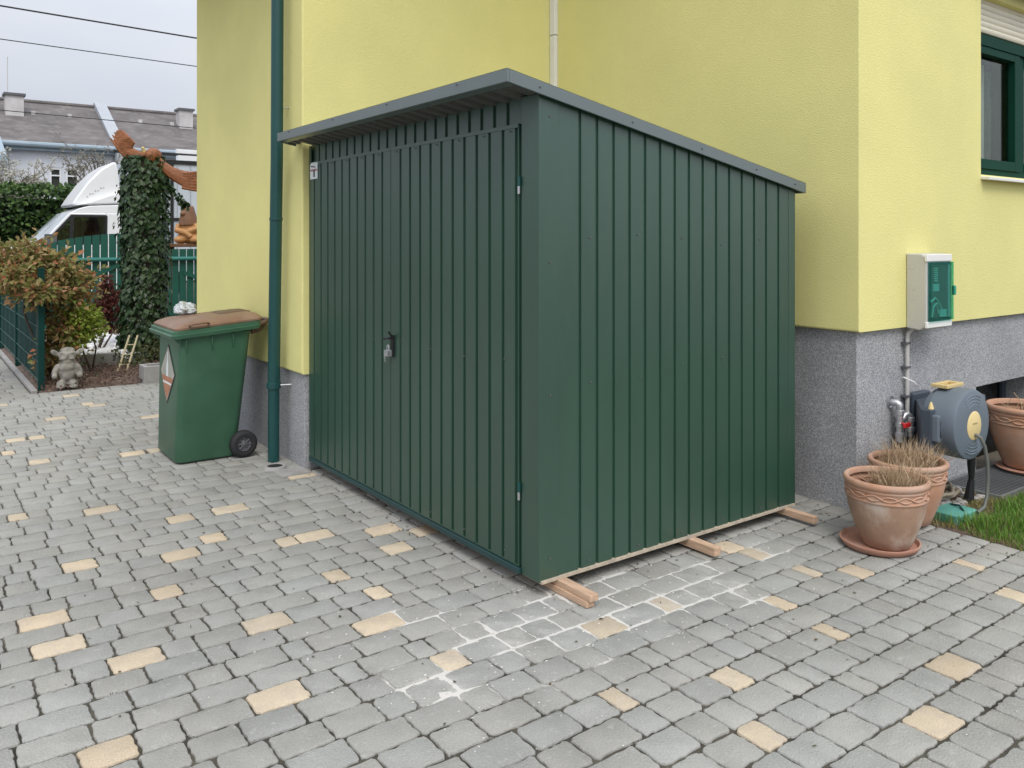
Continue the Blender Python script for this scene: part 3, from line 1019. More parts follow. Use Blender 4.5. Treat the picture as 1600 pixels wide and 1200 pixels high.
# door hardware
hg = MB()
hm = []
for z in (1.842, .434):
    a = MB(); a.tube([(2.289, 3.0665, z - .03), (2.289, 3.0665, z + .006)], .0065, 10)
    a.build('hinge', M['zinc'], rd, smooth=True)
    a = MB(); a.tube([(2.289, 3.0645, z + .008), (2.289, 3.0645, z + .05)], .0075, 10)
    a.build('hinge', M['pipe'], rd, smooth=True)
hn = MB()
hn.box(2.279, 2.291, 4.266, 4.292, .925, 1.05)
hn.tube([(2.278, 4.279, 1.035), (2.252, 4.279, 1.035), (2.247, 4.283, 1.034), (2.246, 4.318, 1.03)], .007, 10)
hn.tube([(2.278, 4.272, 1.04), (2.25, 4.268, 1.075)], .006, 8)
hn.build('door_handle', M['black'], rd, smooth=True)
lk = MB()
lk.box(2.245, 2.277, 4.272, 4.312, .93, .965)
lk.tube([(2.262, 4.28, .965), (2.262, 4.28, .985), (2.262, 4.292, .995), (2.262, 4.304, .985), (2.262, 4.304, .965)], .004, 8)
lk.tube([(2.255, 4.315, .94), (2.256, 4.326, .932), (2.257, 4.328, .92), (2.258, 4.322, .912)], .003, 6)
lk.box(2.256, 2.26, 4.318, 4.325, .892, .925)
lk.build('lock_with_keys', M['zinc'], rd, bevel=.002)
# sticker
st = MB()
st.prism([(5.362, 2.020), (5.488, 2.020), (5.488, 2.118), (5.466, 2.134), (5.362, 2.134)], 'x', 2.2865, 2.2895)
sto = st.build('sticker', M['paperwhite'], ld)
a = MB(); a.box(2.2856, 2.2864, 5.366, 5.484, 2.074, 2.088); a.build('red_band', M['labelred'], sto)
a = MB(); a.box(2.2848, 2.2855, 5.405, 5.428, 2.034, 2.086); a.prism([(5.40, 2.098), (5.475, 2.106), (5.472, 2.113), (5.40, 2.105)], 'x', 2.2848, 2.2862)
a.build('dark_mark', M['labeldark'], sto)
# bottom rail
b_ = MB(); b_.box(2.284, 2.312, SY0 + .13, SY1 - .02, SB_ - .004, SB_ + .026)
b_.build('bottom_rail', M['shed_rail'], shed, bevel=.004)
# floor board edge
fl = MB(); fl.box(2.306, SX1 - .01, SY0 - .012, SY1 - .02, SB_ - .007, SB_ + .006)
fl.build('floor_board', M['board'], shed)
# roof: fascia frame + corrugated sheet
RX0, RX1, RY0, RY1 = 2.10, 4.255, 2.897, 5.618
fa = MB()
th = .012
def slab(x0, x1, y0, y1):
    fa.add([(x0, y0, zbot(x0)), (x1, y0, zbot(x1)), (x1, y1, zbot(x1)), (x0, y1, zbot(x0)),
            (x0, y0, ztop(x0)), (x1, y0, ztop(x1)), (x1, y1, ztop(x1)), (x0, y1, ztop(x0))],
           [(0, 3, 2, 1), (4, 5, 6, 7), (0, 1, 5, 4), (1, 2, 6, 5), (2, 3, 7, 6), (3, 0, 4, 7)])
slab(RX0, RX0 + th, RY0, RY1)
slab(RX0 + th, RX1, RY0, RY0 + th)
slab(RX0 + th, 2.235, RY1 - th, RY1)
slab(RX1 - th, RX1, RY0 + th, 5.5)
roof = MB()
corr = []
y = RY0 + th
pit = .112
while y < RY1 - th - .001:
    corr += [(y, .030), (y + pit * .30, .030), (y + pit * .42, .012), (y + pit * .88, .012)]
    y += pit
corr = [c for c in corr if c[0] <= RY1 - th] + [(RY1 - th, .03)]
for i in range(len(corr) - 1):
    (a, za), (b, zb_) = corr[i], corr[i + 1]
    xe = RX1 - th if b < 5.52 else 2.235
    roof.quad((RX0 + th, a, zbot(RX0 + th) + za), (xe, a, zbot(xe) + za), (xe, b, zbot(xe) + zb_), (RX0 + th, b, zbot(RX0 + th) + zb_))
ro = roof.build('roof_sheet', M['roofunder'], shed)
rt = MB()
rt.add([(RX0 + .0005, RY0 + .0005, ztop(RX0) + .0012), (RX1 - .0005, RY0 + .0005, ztop(RX1) + .0012), (RX1 - .0005, 5.5, ztop(RX1) + .0012), (2.235, 5.5, ztop(2.235) + .0012), (2.235, RY1 - .0005, ztop(2.235) + .0012), (RX0 + .0005, RY1 - .0005, ztop(RX0) + .0012)],
       [(0, 1, 2, 3, 4, 5)])
rt.build('roof_cover', M['roofsheet'], shed)
fa.build('fascia', M['roofsheet'], shed, bevel=.0025)
# flat soffit strips and seam near the front edge
sf = MB()
for ya, yb in ((2.909, 3.62), (3.626, 4.50), (4.506, 5.60)):
    sf.add([(RX0 + th, ya, zbot(RX0 + th) + .004), (RX0 + .055, ya, zbot(RX0 + .055) + .004), (RX0 + .055, yb, zbot(RX0 + .055) + .004), (RX0 + th, yb, zbot(RX0 + th) + .004)], [(0, 1, 2, 3)])
sf.build('soffit_strip', M['roofsheet'], shed)
# screws
def screw(x, y, z, nx, ny):
    q = MB(); q.tube([(x, y, z), (x + nx * .005, y + ny * .005, z)], .0042, 8); q.build('screw_head', M['chrome'], shed, smooth=True)
for i, x in enumerate((2.28, 2.85, 3.35, 3.8, 4.15)):
    screw(x, RY0, (zbot(x) + ztop(x)) / 2, 0, -1)
for y in (3.3, 4.0, 4.7, 5.4):
    screw(RX0, y, ztop(RX0) - .012, -1, 0)
for z in (.16, .9, 1.5, 2.16):
    screw(2.36, SY0 - t_, z, 0, -1)
for x in (2.6, 2.92, 3.23, 3.55, 3.87):
    for z in (.1, .95, 1.6):
        screw(x + rnd(-.01, .01), SY0, z + (0 if z < .5 else rnd(-.03, .03)), 0, -1)
for y in (3.15, 3.5, 3.83, 4.15, 4.5, 4.85, 5.2):
    for z in (.14, 1.02):
        screw(2.292, y + .03, z + (0 if z < .5 else rnd(-.02, .02)), -1, 0)
for y in [3.082 + .055 + i * .221 for i in range(11)]:
    screw(2.288, y, DZ1 - .03, -1, 0)

# battens
def batten(label, x, w, y0, y1, z0, z1, dx=0):
    b = MB()
    b.add([(x, y0, z0), (x + w, y0, z0), (x + w + dx, y1, z0), (x + dx, y1, z0), (x, y0, z1), (x + w, y0, z1), (x + w + dx, y1, z1), (x + dx, y1, z1)],
          [(0, 3, 2, 1), (4, 5, 6, 7), (0, 1, 5, 4), (1, 2, 6, 5), (2, 3, 7, 6), (3, 0, 4, 7)])
    return tag(b.build('timber_batten', M['timber'], bevel=.0025), label, 'batten', 'timber battens under the shed')
batten('lower of two stacked timber battens under the front corner of the shed', 2.392, .046, 2.715, 5.45, .001, .029)
batten('upper of two stacked timber battens under the front corner of the shed', 2.400, .050, 2.700, 5.45, .0295, .0575)
batten('single timber batten jutting from under the middle of the shed side', 3.275, .048, 2.752, 5.45, .014, .0575)
batten('timber batten jutting out beside the grey house wall at the shed rear', 4.085, .042, 2.735, 5.45, .02, .0575)

# ------------------------------------------------------------------ wheelie bin
bin_ = thing('wheelie_bin', 'green wheelie bin with a brown lid against the yellow wall', 'bin', (1.85, 6.42, 0))
def rrect(x0, x1, y0, y1, r, z, n=5):
    P = []
    for cx, cy, a0 in ((x1 - r, y1 - r, 0), (x0 + r, y1 - r, 90), (x0 + r, y0 + r, 180), (x1 - r, y0 + r, 270)):
        for i in range(n + 1):
            a = R_(a0 + 90 * i / n)
            P.append((cx + r * math.cos(a), cy + r * math.sin(a), z))
    return P
def loft(mb, rings, cap0=True, cap1=True):
    n = len(rings[0])
    vs = [p for r in rings for p in r]
    fs = []
    for i in range(len(rings) - 1):
        for k in range(n):
            fs.append((i * n + k, i * n + (k + 1) % n, (i + 1) * n + (k + 1) % n, (i + 1) * n + k))
    if cap0: fs.append(tuple(range(n))[::-1])
    if cap1: fs.append(tuple(range((len(rings) - 1) * n, len(rings) * n)))
    mb.add(vs, fs)
bb = MB()
loft(bb, [rrect(1.572, 1.99, 6.16, 6.69, .05, .012), rrect(1.562, 2.0, 6.15, 6.70, .055, .03), rrect(1.585, 2.09, 6.115, 6.735, .05, .90), rrect(1.58, 2.10, 6.11, 6.74, .05, .93)])
bb.build('body', M['bin'], bin_, smooth=True, angle=40)
rm_ = MB()
loft(rm_, [rrect(1.575, 2.11, 6.105, 6.745, .05, .895), rrect(1.525, 2.155, 6.075, 6.775, .045, .90), rrect(1.515, 2.16, 6.07, 6.78, .045, .925),
           rrect(1.528, 2.16, 6.08, 6.77, .045, .93), rrect(1.528, 2.16, 6.08, 6.77, .045, .95), rrect(1.56, 2.14, 6.10, 6.75, .04, .958)], True, True)
# make the rim fall slightly to the front
rm_.v = [(x, y, z + (x - 1.52) * .075) for x, y, z in rm_.v]
rm_.build('rim', M['bin'], bin_, smooth=True, angle=40)
for x in (1.62, 1.80, 1.95):
    rb = MB(); rb.prism([(x - .006, .89 + (x - 1.5) * .07), (x + .006, .89 + (x - 1.5) * .07), (x, .79 + (x - 1.5) * .07)], 'y', 6.095, 6.14)
    rb.build('rib', M['bin'], bin_)
for ya in (6.12, 6.70):
    rb = MB(); rb.prism([(1.535, .905), (1.60, .905), (1.60, .84)], 'y', ya, ya + .02); rb.build('rib', M['bin'], bin_)
ldm = MB()
rings = []
for ins, h in ((0.0, .0), (0, .014), (.02, .028), (.07, .046), (.13, .052)):
    rings.append(rrect(1.545 + ins, 2.175 - ins * .35, 6.09 + ins, 6.76 - ins, .05, .957 + h))
loft(ldm, rings)
ldm.v = [(x, y, z + (x - 1.52) * .078) for x, y, z in ldm.v]
lid = ldm.build('lid', M['binlid'], bin_, smooth=True, angle=45)
lh = MB()
lh.tube([(1.64, 6.088, .988), (1.64, 6.072, 1.0), (1.66, 6.066, 1.004), (1.75, 6.066, 1.011), (1.77, 6.072, 1.009), (1.77, 6.088, .998)], .008, 8)
lh.build('lid_grip', M['binlid'], lid, smooth=True)
lb = MB()
loft(lb, [rrect(1.93, 2.17, 6.34, 6.6, .04, 1.025), rrect(1.93, 2.17, 6.34, 6.6, .04, 1.040), rrect(1.95, 2.15, 6.36, 6.58, .03, 1.046)])
lb.v = [(x, y, z + (x - 1.87) * .05) for x, y, z in lb.v]
lb.build('lid_boss', M['bindark'], lid, smooth=True)
hd = MB()
hd.tube([(2.12, 6.12, .965), (2.19, 6.10, .985), (2.215, 6.12, 1.0), (2.215, 6.73, 1.0), (2.19, 6.75, .985), (2.12, 6.73, .965)], .016, 10)
hd.prism([(2.10, .955), (2.20, 1.0), (2.225, .985), (2.17, .92), (2.10, .90)], 'y', 6.13, 6.16)
hd.prism([(2.10, .955), (2.20, 1.0), (2.225, .985), (2.17, .92), (2.10, .90)], 'y', 6.69, 6.72)
hd.build('handle', M['bindark'], bin_, smooth=True, angle=50)
for yy, sgn in ((6.105, -1), (6.695, 1)):
    wt = MB()
    wt.lathe([(.055, -.022), (.07, -.026), (.09, -.022), (.098, -.008), (.098, .03), (.09, .042), (.07, .046), (.055, .042)], (2.03, yy, .099), 32, 'y')
    wo = wt.build('wheel', M['tyre'], bin_, smooth=True, angle=50)
    wr = MB()
    wr.lathe([(.056, -.012), (.05, -.02), (.046, -.008), (.03, -.004), (.016, -.016), (.0, -.018)], (2.03, yy, .099), 24, 'y')
    for i in range(8):
        a = 2 * PI * i / 8
        wr.tube([(2.03 + .014 * math.cos(a), yy - .012, .099 + .014 * math.sin(a)), (2.03 + .052 * math.cos(a), yy - .014, .099 + .052 * math.sin(a))], .0045, 6)
    wr.lathe([(.056, .01), (.0, .01)], (2.03, yy, .099), 24, 'y')
    wr.build('rim', M['chrome'], wo, smooth=True)
# diamond sticker on the front
def xf(z): return 1.5605 + (z - .03) * .0265 - .002     # front face of the body
ds = MB()
dia = [(6.425, .835), (6.22, .63), (6.425, .40), (6.63, .63)]
def dplate(pts, d0, d1):
    m_ = MB()
    n = len(pts)
    m_.add([(xf(z) - d0, y, z) for y, z in pts] + [(xf(z) - d1, y, z) for y, z in pts],
           [tuple(range(n)), tuple(range(2 * n - 1, n - 1, -1))] + [(i, (i + 1) % n, n + (i + 1) % n, n + i) for i in range(n)])
    return m_
def dscale(f): return [(6.425 + (y - 6.425) * f, .62 + (z - .62) * f) for y, z in dia]
so_ = dplate(dia, 0, .001).build('bottle_sticker', M['labeldark'], bin_)
dplate(dscale(.93), .001, .0018).build('sticker_field', mat('sticker_grey', (.36, .36, .30), .5, var=.2, scale=20), so_)
dplate([(6.425 - .165, .60), (6.425, .43), (6.425 + .165, .60)], .0018, .0024).build('sticker_lower', mat('sticker_brown', (.40, .17, .09), .5, var=.2, scale=20), so_)
dplate([(6.31, .545), (6.31, .56), (6.54, .56), (6.54, .545)], .0024, .003).build('sticker_band', M['paperwhite'], so_)
dplate([(6.40, .60), (6.40, .68), (6.415, .72), (6.415, .78), (6.437, .78), (6.437, .72), (6.455, .68), (6.455, .60)], .0024, .003).build('bottle_picture', M['paperwhite'], so_)
# bag on the lid
bg_ = MB()
bg_.ell((1.765, 6.66, 1.07), (.075, .065, .045), 40, 24)
for i, (x, y, z) in enumerate(bg_.v):
    d = Vector((x - 1.765, y - 6.66, z - 1.07))
    k = 1 + .45 * mnoise.noise(Vector((x * 28, y * 28, z * 28))) + .30 * abs(mnoise.noise(Vector((x * 75, y * 75, z * 75))))
    d *= k
    bg_.v[i] = (1.765 + d.x, 6.66 + d.y, max(1.02, 1.07 + d.z))
o = bg_.build('plastic_bag', M['bag'])
tag(o, 'crumpled pale plastic bag lying on the brown bin lid', 'bag')

# ------------------------------------------------------------------ electric box on the right wall
eb = thing('electrical_box', 'grey wall box with a green transparent door on the yellow wall', 'electrical box', (5.22, 2.65, 1.07))
y1, y0 = 2.7135, 2.585
body = MB()
# side outline in YZ: bevelled front
pr = [(y1, 1.055), (y0 + .045, 1.045), (y0, 1.075), (y0, 1.49), (y0 + .03, 1.515), (y1, 1.517)]
body.prism(pr, 'x', 5.025, 5.32)
body.build('box_body', M['greyplastic'], eb, bevel=.008, seg=3)
for z in (1.435, 1.31, 1.245, 1.12):
    ko = MB(); ko.lathe([(.0, -.0006), (.014, -.0006), (.0145, .0004), (.0165, .0004), (.017, -.0008), (.019, -.0008), (.019, .002)], (5.025, 2.675, z), 20, 'x')
    ko.build('knockout', M['greyplastic'], eb, smooth=True)
fr = MB()
fr.box(5.018, 5.327, y0 - .006, y0 + .01, 1.468, 1.512)
fr.build('front_frame', M['whiteplastic'], eb, bevel=.004)
fr = MB(); fr.box(5.018, 5.327, y0 - .006, y0 + .01, 1.062, 1.10)
fr.build('front_frame', M['whiteplastic'], eb, bevel=.004)
dd = MB(); dd.box(5.036, 5.312, y0 - .0035, y0 - .0012, 1.103, 1.465)
dark = dd.build('mounting_plate', mat('teal_dark_plate', (.10, .18, .175), .6), eb)
bk = MB()
for i in range(7):
    bk.box(5.07 + .03, 5.07 + .075, y0 - .009, y0 - .0036, 1.345 + i * .013, 1.345 + i * .013 + .008)
bk.box(5.09, 5.16, y0 - .009, y0 - .0036, 1.285, 1.33)
bk.box(5.17, 5.25, y0 - .010, y0 - .0036, 1.125, 1.17)
bk.tube([(5.06, y0 - .008, 1.22), (5.11, y0 - .009, 1.245), (5.15, y0 - .009, 1.22), (5.19, y0 - .008, 1.17)], .006, 8)
bk.tube([(5.07, y0 - .008, 1.13), (5.09, y0 - .009, 1.19), (5.13, y0 - .009, 1.215), (5.15, y0 - .008, 1.15)], .006, 8)
bk.box(5.275, 5.29, y0 - .009, y0 - .0036, 1.12, 1.45)
bk.build('breakers', mat('pale_breakers', (.62, .70, .68), .5, var=.1), dark)
dt = MB()
dt.box(5.04, 5.322, y0 - .0185, y0 - .0155, 1.104, 1.464)
for a in ((5.04, 5.052, 1.104, 1.464), (5.310, 5.322, 1.104, 1.464), (5.052, 5.31, 1.104, 1.122), (5.052, 5.31, 1.446, 1.464)):
    dt.box(a[0], a[1], y0 - .0155, y0 - .003, a[2], a[3])
door = dt.build('transparent_door', M['glassteal'], eb)
lt = MB(); lt.box(5.322, 5.345, y0 - .025, y0 - .005, 1.255, 1.315)
lt.build('latch', mat('green_latch', (.02, .30, .20), .4), door, bevel=.006)
# conduit
cdt = MB()
cdt.tube([(5.062, 2.726, .30), (5.062, 2.726, .97), (5.066, 2.724, 1.015), (5.085, 2.70, 1.052)], .0125, 14)
cdo = cdt.build('conduit', M['greyplastic'], smooth=True)
tag(cdo, 'thin grey conduit running down the plinth below the wall box', 'conduit')
for z in (.95, .80, .62):
    cl_ = MB(); cl_.box(5.024, 5.08, 2.712, 2.749, z, z + .014); cl_.build('clip', M['chrome'], cdo)
cl_ = MB(); cl_.tube([(5.03, 2.735, .745), (5.09, 2.70, .715), (5.115, 2.695, .695)], .005, 8)
cl_.build('cable_tie', M['whiteplastic'], cdo)

# ------------------------------------------------------------------ water tap
wt = thing('water_pipe', 'galvanised water pipe with a red valve lever on the plinth', 'water tap', (4.95, 2.69, .3))
p = MB()
p.tube([(4.90, 2.752, .605), (4.90, 2.70, .606), (4.905, 2.69, .595), (4.907, 2.688, .57), (4.907, 2.688, .37)], .021, 16)
p.lathe([(.036, -.004), (.036, .004), (.024, .012)], (4.90, 2.742, .605), 18, 'y')
p.tube([(4.925, 2.68, .51), (4.935, 2.675, .53), (4.955, 2.668, .535), (4.968, 2.664, .525), (4.975, 2.66, .50), (4.975, 2.66, .40)], .020, 16)
p.tube([(4.907, 2.688, .505), (4.93, 2.675, .515)], .018, 14)
for c, z in (((4.907, 2.688), .535), ((4.907, 2.688), .46), ((4.907, 2.688), .40), ((4.975, 2.66), .49), ((4.975, 2.66), .43)):
    p.lathe([(.021, 0), (.028, .003), (.028, .026), (.021, .03)], (*c, z), 8)
p.tube([(4.95, 2.70, .26), (4.95, 2.70, .55)], .012, 12)
p.build('pipe', M['zinc'], wt, smooth=True, angle=50)
p = MB(); p.box(4.835, 4.905, 2.618, 2.632, .473, .500); p.tube([(4.87, 2.632, .487), (4.895, 2.67, .487)], .008, 8)
p.build('valve_lever', M['red'], wt, bevel=.004)
p = MB(); p.tube([(4.907, 2.688, .37), (4.907, 2.688, .29), (4.93, 2.68, .25)], .026, 14); p.tube([(4.975, 2.66, .40), (4.972, 2.66, .33)], .019, 14)
p.build('black_insulation', M['black'], wt, smooth=True)

# ------------------------------------------------------------------ hose reel
hr = thing('hose_reel', 'blue grey wall mounted hose reel with a cream hub disc', 'hose reel', (5.1, 2.55, .3))
cx, cz = 5.085, .512
b = MB()
# drum housing, axis along Y, slightly flattened
prof = [(.0, .22), (.12, .22), (.178, .21), (.19, .195), (.193, .17), (.205, .165), (.207, .06), (.206, .012), (.203, .004), (.196, .0), (.18, -.001), (.172, -.004), (.10, -.010), (.0, -.011)]
b.lathe(prof, (cx, 2.345, cz), 64, 'y')
b.v = [(cx + (x - cx) * 1.06, y, z) for x, y, z in b.v]
# flange at the right
b.prism([(cx + .05, cz + .19), (cx + .20, cz + .168), (cx + .35, cz + .125), (cx + .355, cz + .10), (cx + .25, cz - .12), (cx + .05, cz - .05)], 'y', 2.43, 2.56)
hso = b.build('drum_housing', M['reel'], hr, smooth=True, angle=38)
for a0, a1 in ((60, 122), (238, 300)):
    rg = MB()
    for r_ in (.115, .135, .155, .172):
        pts = []
        for i in range(13):
            a = R_(a0 + (a1 - a0) * i / 12)
            pts.append((cx + 1.06 * r_ * math.cos(a), 2.338 + (r_ - .1) * .06, cz + r_ * math.sin(a)))
        rg.tube(pts, .0045, 6)
    rg.build('raised_rings', M['reel'], hso, smooth=True)
hb_ = MB(); hb_.lathe([(.0, -.004), (.078, -.004), (.085, 0), (.085, .006)], (cx, 2.334, cz - .004), 40, 'y')
hub = hb_.build('hub_disc', M['cream'], hr, smooth=True)
mk = MB()
for i in range(5):
    mk.box(cx - .028 + i * .012, cx - .02 + i * .012, 2.3285, 2.3305, cz + .003 + (i % 2) * .002, cz + .014)
mk.build('worn_marking', mat('hub_print', (.42, .34, .18), .6), hub)
bkt = MB()
bkt.box(5.09, 5.30, 2.70, 2.749, .33, .64)
bkt.prism([(5.11, 2.70), (4.845, 2.53), (4.85, 2.465), (4.95, 2.455), (5.12, 2.56), (5.26, 2.70)], 'z', .365, .605)
bko = bkt.build('wall_bracket', M['reeldark'], hr, bevel=.008)
gr = MB()
gr.box(4.850, 4.935, 2.425, 2.47, .42, .578)
gro = gr.build('grip_panel', M['reel'], hr, bevel=.01)
for i in range(8):
    s_ = MB(); s_.box(4.865, 4.92, 2.4225, 2.426, .452 + i * .0125, .459 + i * .0125)
    s_.build('grille_slot', M['black'], gro)
pn = MB(); pn.tube([(4.89, 2.49, .60), (4.89, 2.49, .625), (4.89, 2.49, .645)], [.018, .012, .005], 12)
pn.tube([(4.89, 2.49, .37), (4.89, 2.49, .34)], .014, 12)
pn.build('swivel_pin', M['cream'], hr, smooth=True)
hh = MB()
hy0, hy1 = 2.44, 2.54
zz = cz + .205
hh.box(cx - .10, cx + .10, hy0, hy0 + .022, zz, zz + .022); hh.box(cx - .10, cx + .10, hy1 - .022, hy1, zz, zz + .022)
hh.box(cx - .10, cx - .075, hy0 + .022, hy1 - .022, zz, zz + .022); hh.box(cx + .07, cx + .10, hy0 + .022, hy1 - .022, zz, zz + .022)
hh.box(cx - .075, cx + .07, hy0 + .022, hy1 - .022, zz - .004, zz + .004)
hh.build('carry_handle', M['creamtan'], hr, bevel=.007)
hs_ = MB()
hs_.tube([(cx, 2.33, cz - .055), (cx + .005, 2.30, cz - .07), (cx + .02, 2.285, cz - .12), (cx + .045, 2.28, cz - .22), (cx + .05, 2.28, cz - .32),
          (cx + .035, 2.28, cz - .41), (cx + .0, 2.28, cz - .47), (cx - .06, 2.29, cz - .492)], .0105, 10)
hs_.build('hose', M['hose'], hr, smooth=True)
he = MB(); he.tube([(5.30, 2.45, .12), (5.30, 2.45, .22), (5.30, 2.45, .30)], [.014, .024, .024], 12)
he.tube([(5.29, 2.46, .01), (5.30, 2.45, .13)], [.03, .018], 10)
he.build('hose_nozzle', M['black'], hr, smooth=True)

# hose lying on the grass
gh = MB()
pts = []
for i in range(60):
    a = i * .28
    r_ = .15 + .03 * math.sin(i * .7)
    pts.append((5.12 + r_ * 1.1 * math.cos(a), 2.57 + r_ * .5 * math.sin(a), .03 + .0009 * i + .008 * math.sin(i * 1.7)))
gh.tube(pts, .011, 8)
o = gh.build('garden_hose', M['hosebrown'], smooth=True)
tag(o, 'weathered hose lying coiled on the ground below the hose reel', 'hose')

# ------------------------------------------------------------------ pots
POT = [(.0, .012), (.105, .012), (.118, .02), (.135, .06), (.163, .13), (.184, .20), (.193, .245), (.194, .262),
       (.200, .266), (.2015, .272), (.197, .277), (.1965, .315), (.201, .319), (.202, .325), (.198, .330), (.206, .336), (.2115, .346),
       (.211, .358), (.204, .366), (.192, .367), (.186, .36), (.183, .34), (.180, .27), (.0, .268)]
def make_pot(label, x, y, s, body, z0=0):
    t = thing('terracotta_pot', label, 'flower pot', (x, y, z0), 'terracotta pots by the house')
    b = MB()
    b.cur = 0
    b.lathe([(r * s, h * s) for r, h in POT[:8]], (x, y, z0), 64)
    b.cur = 1
    b.lathe([(r * s, h * s) for r, h in POT[7:22]], (x, y, z0), 64)
    b.build('pot_body', body, t, smooth=True, angle=60)
    gl = MB()
    for ph in (0, PI):
        pts = []
        N = 16
        for i in range(N * 10 + 1):
            a = 2 * PI * i / (N * 10)
            rr = .1985 * s + .0025 * s * math.cos(N * a + ph)
            pts.append((x + rr * math.cos(a), y + rr * math.sin(a), z0 + (.2965 + .0125 * math.sin(N * a / 2 * 1 + ph)) * s))
        gl.tube(pts, .0048 * s, 6, caps=False)
    gl.build('braid_relief', body[1], t, smooth=True, angle=180)
    so2 = MB(); 
    for i in range(4):
        pass
    so2.lathe([(.0, .285 * s), (.08 * s, .282 * s), (.183 * s, .275 * s)], (x, y, z0), 32)
    so2.build('potting_soil', M['soil'], t, smooth=True)
    return t
P1 = (4.142, 2.343)
P2 = (4.585, 2.468)
P3 = (6.27, 2.53)
sa = MB()
sa.lathe([(.0, .0), (.15, .0), (.182, .006), (.197, .03), (.197, .036), (.190, .037), (.178, .016), (.14, .011), (.0, .011)], (4.125, 2.37, .002), 56)
o = sa.build('pot_saucer', M['saucer'], smooth=True, angle=50)
tag(o, 'wide terracotta saucer under the weathered front flower pot', 'saucer')
make_pot('weathered terracotta pot standing on a wide saucer, nearest the camera', *P1, 1.0, [M['terradirty'], M['terracotta']], .002)
make_pot('terracotta pot half hidden behind the pot on the saucer', *P2, .995, [M['terracotta'], M['terracotta']])
t = make_pot('wide terracotta pot on the metal grating by the basement window', *P3, 1.2, [M['terracotta'], M['terracotta']], .022)
sa = MB(); sa.lathe([(.0, 0), (.16, 0), (.19, .022), (.185, .026), (.0, .012)], (P3[0], P3[1], .008), 48)
o = sa.build('pot_saucer', M['saucer'], smooth=True)
tag(o, 'red terracotta saucer under the wide pot on the grating', 'saucer')
def dry_clump(label, x, y, z, R, n, hmin, hmax, lean):
    g = MB()
    for i in range(n):
        a, r_ = rnd(0, 2 * PI), R * math.sqrt(rnd(0, 1))
        p = Vector((x + r_ * math.cos(a), y + r_ * math.sin(a), z))
        d = Vector((math.cos(a) * rnd(0, lean) * r_ / R + rnd(-.15, .15), math.sin(a) * rnd(0, lean) * r_ / R + rnd(-.15, .15), 1)).normalized()
        sd_ = Vector((math.cos(a + 1.5 + rnd(-1, 1)), math.sin(a + 1.5 + rnd(-1, 1)), 0))
        L_ = rnd(hmin, hmax)
        b = rdir() * L_ * rnd(.1, .6); b.z = -abs(b.z) * .8
        g.blade(p, d, sd_, L_, rnd(.003, .0065), b)
    o = g.build('dry_grass_clump', M['straw'])
    tag(o, label, 'dry plant', 'dry grass stubs in the pots')
    return o
dry_clump('cut back dry straw coloured grass in the front pot on the saucer', P1[0] + .07, P1[1] - .04, .272, .125, 800, .07, .20, .5)
dry_clump('dry straw coloured grass in the rear pot by the water tap', P2[0] + .04, P2[1] + .0, .272, .15, 850, .08, .23, .45)
g = MB()
for i in range(24):
    a = rnd(0, 6.28); r_ = rnd(0, .15)
    p_ = Vector((P3[0] + r_ * math.cos(a), P3[1] + r_ * math.sin(a), .35))
    g.tube([p_, p_ + Vector((rnd(-.03, .03), rnd(-.03, .03), rnd(.05, .1))), p_ + Vector((rnd(-.08, .08), rnd(-.08, .08), rnd(.1, .17)))], .0025, 5)
tag(g.build('dry_twigs', M['straw']), 'few dry twigs in the wide pot on the grating', 'dry plant', 'dry grass stubs in the pots')
# ------------------------------------------------------------------ grating, valve box, lawn
gt = MB()
GX0, GX1, GY0, GY1 = 5.50, 7.2, 2.36, 2.74
gt.box(GX0, GX1, GY0, GY0 + .02, -.02, .008); gt.box(GX0, GX1, GY1 - .02, GY1, -.02, .008)
gt.box(GX0, GX0 + .02, GY0 + .02, GY1 - .02, -.02, .008); gt.box(GX1 - .02, GX1, GY0 + .02, GY1 - .02, -.02, .008)
x = GX0 + .035
while x < GX1 - .03:
    gt.box(x, x + .004, GY0 + .02, GY1 - .02, -.018, .006); x += .022
y = GY0 + .045
while y < GY1 - .03:
    gt.box(GX0 + .02, GX1 - .02, y, y + .003, -.012, .0045); y += .03
o = gt.build('metal_grating', M['metalgrid'])
tag(o, 'galvanised metal grating over the light shaft under the wide pot', 'grating')
vb = MB()
loft(vb, [rrect(4.83, 5.06, 2.30, 2.47, .02, -.03), rrect(4.83, 5.06, 2.30, 2.47, .02, .026), rrect(4.838, 5.052, 2.308, 2.462, .018, .031)])
vbo = vb.build('valve_box', M['turq'], smooth=True, angle=40)
tag(vbo, 'turquoise plastic valve box lid in the grass edge behind the pots', 'valve box')
v2 = MB(); v2.tube([(4.95, 2.33, .032), (5.0, 2.38, .044), (5.02, 2.44, .032)], .006, 8)
v2.build('lid_handle', M['pipe'], vbo, smooth=True)
ls = MB()
ls.quad((4.66, -4, -.02), (14, -4, -.02), (14, 2.76, -.02), (4.66, 2.76, -.02))
struct(ls.build('lawn_soil', M['soil']))
lg = MB(); dg = MB()
def gedge(y):      # left border of the lawn
    return 4.70 + .03 * math.sin(y * 9) + .02 * math.sin(y * 23) - max(0, 1.9 - y) * .05
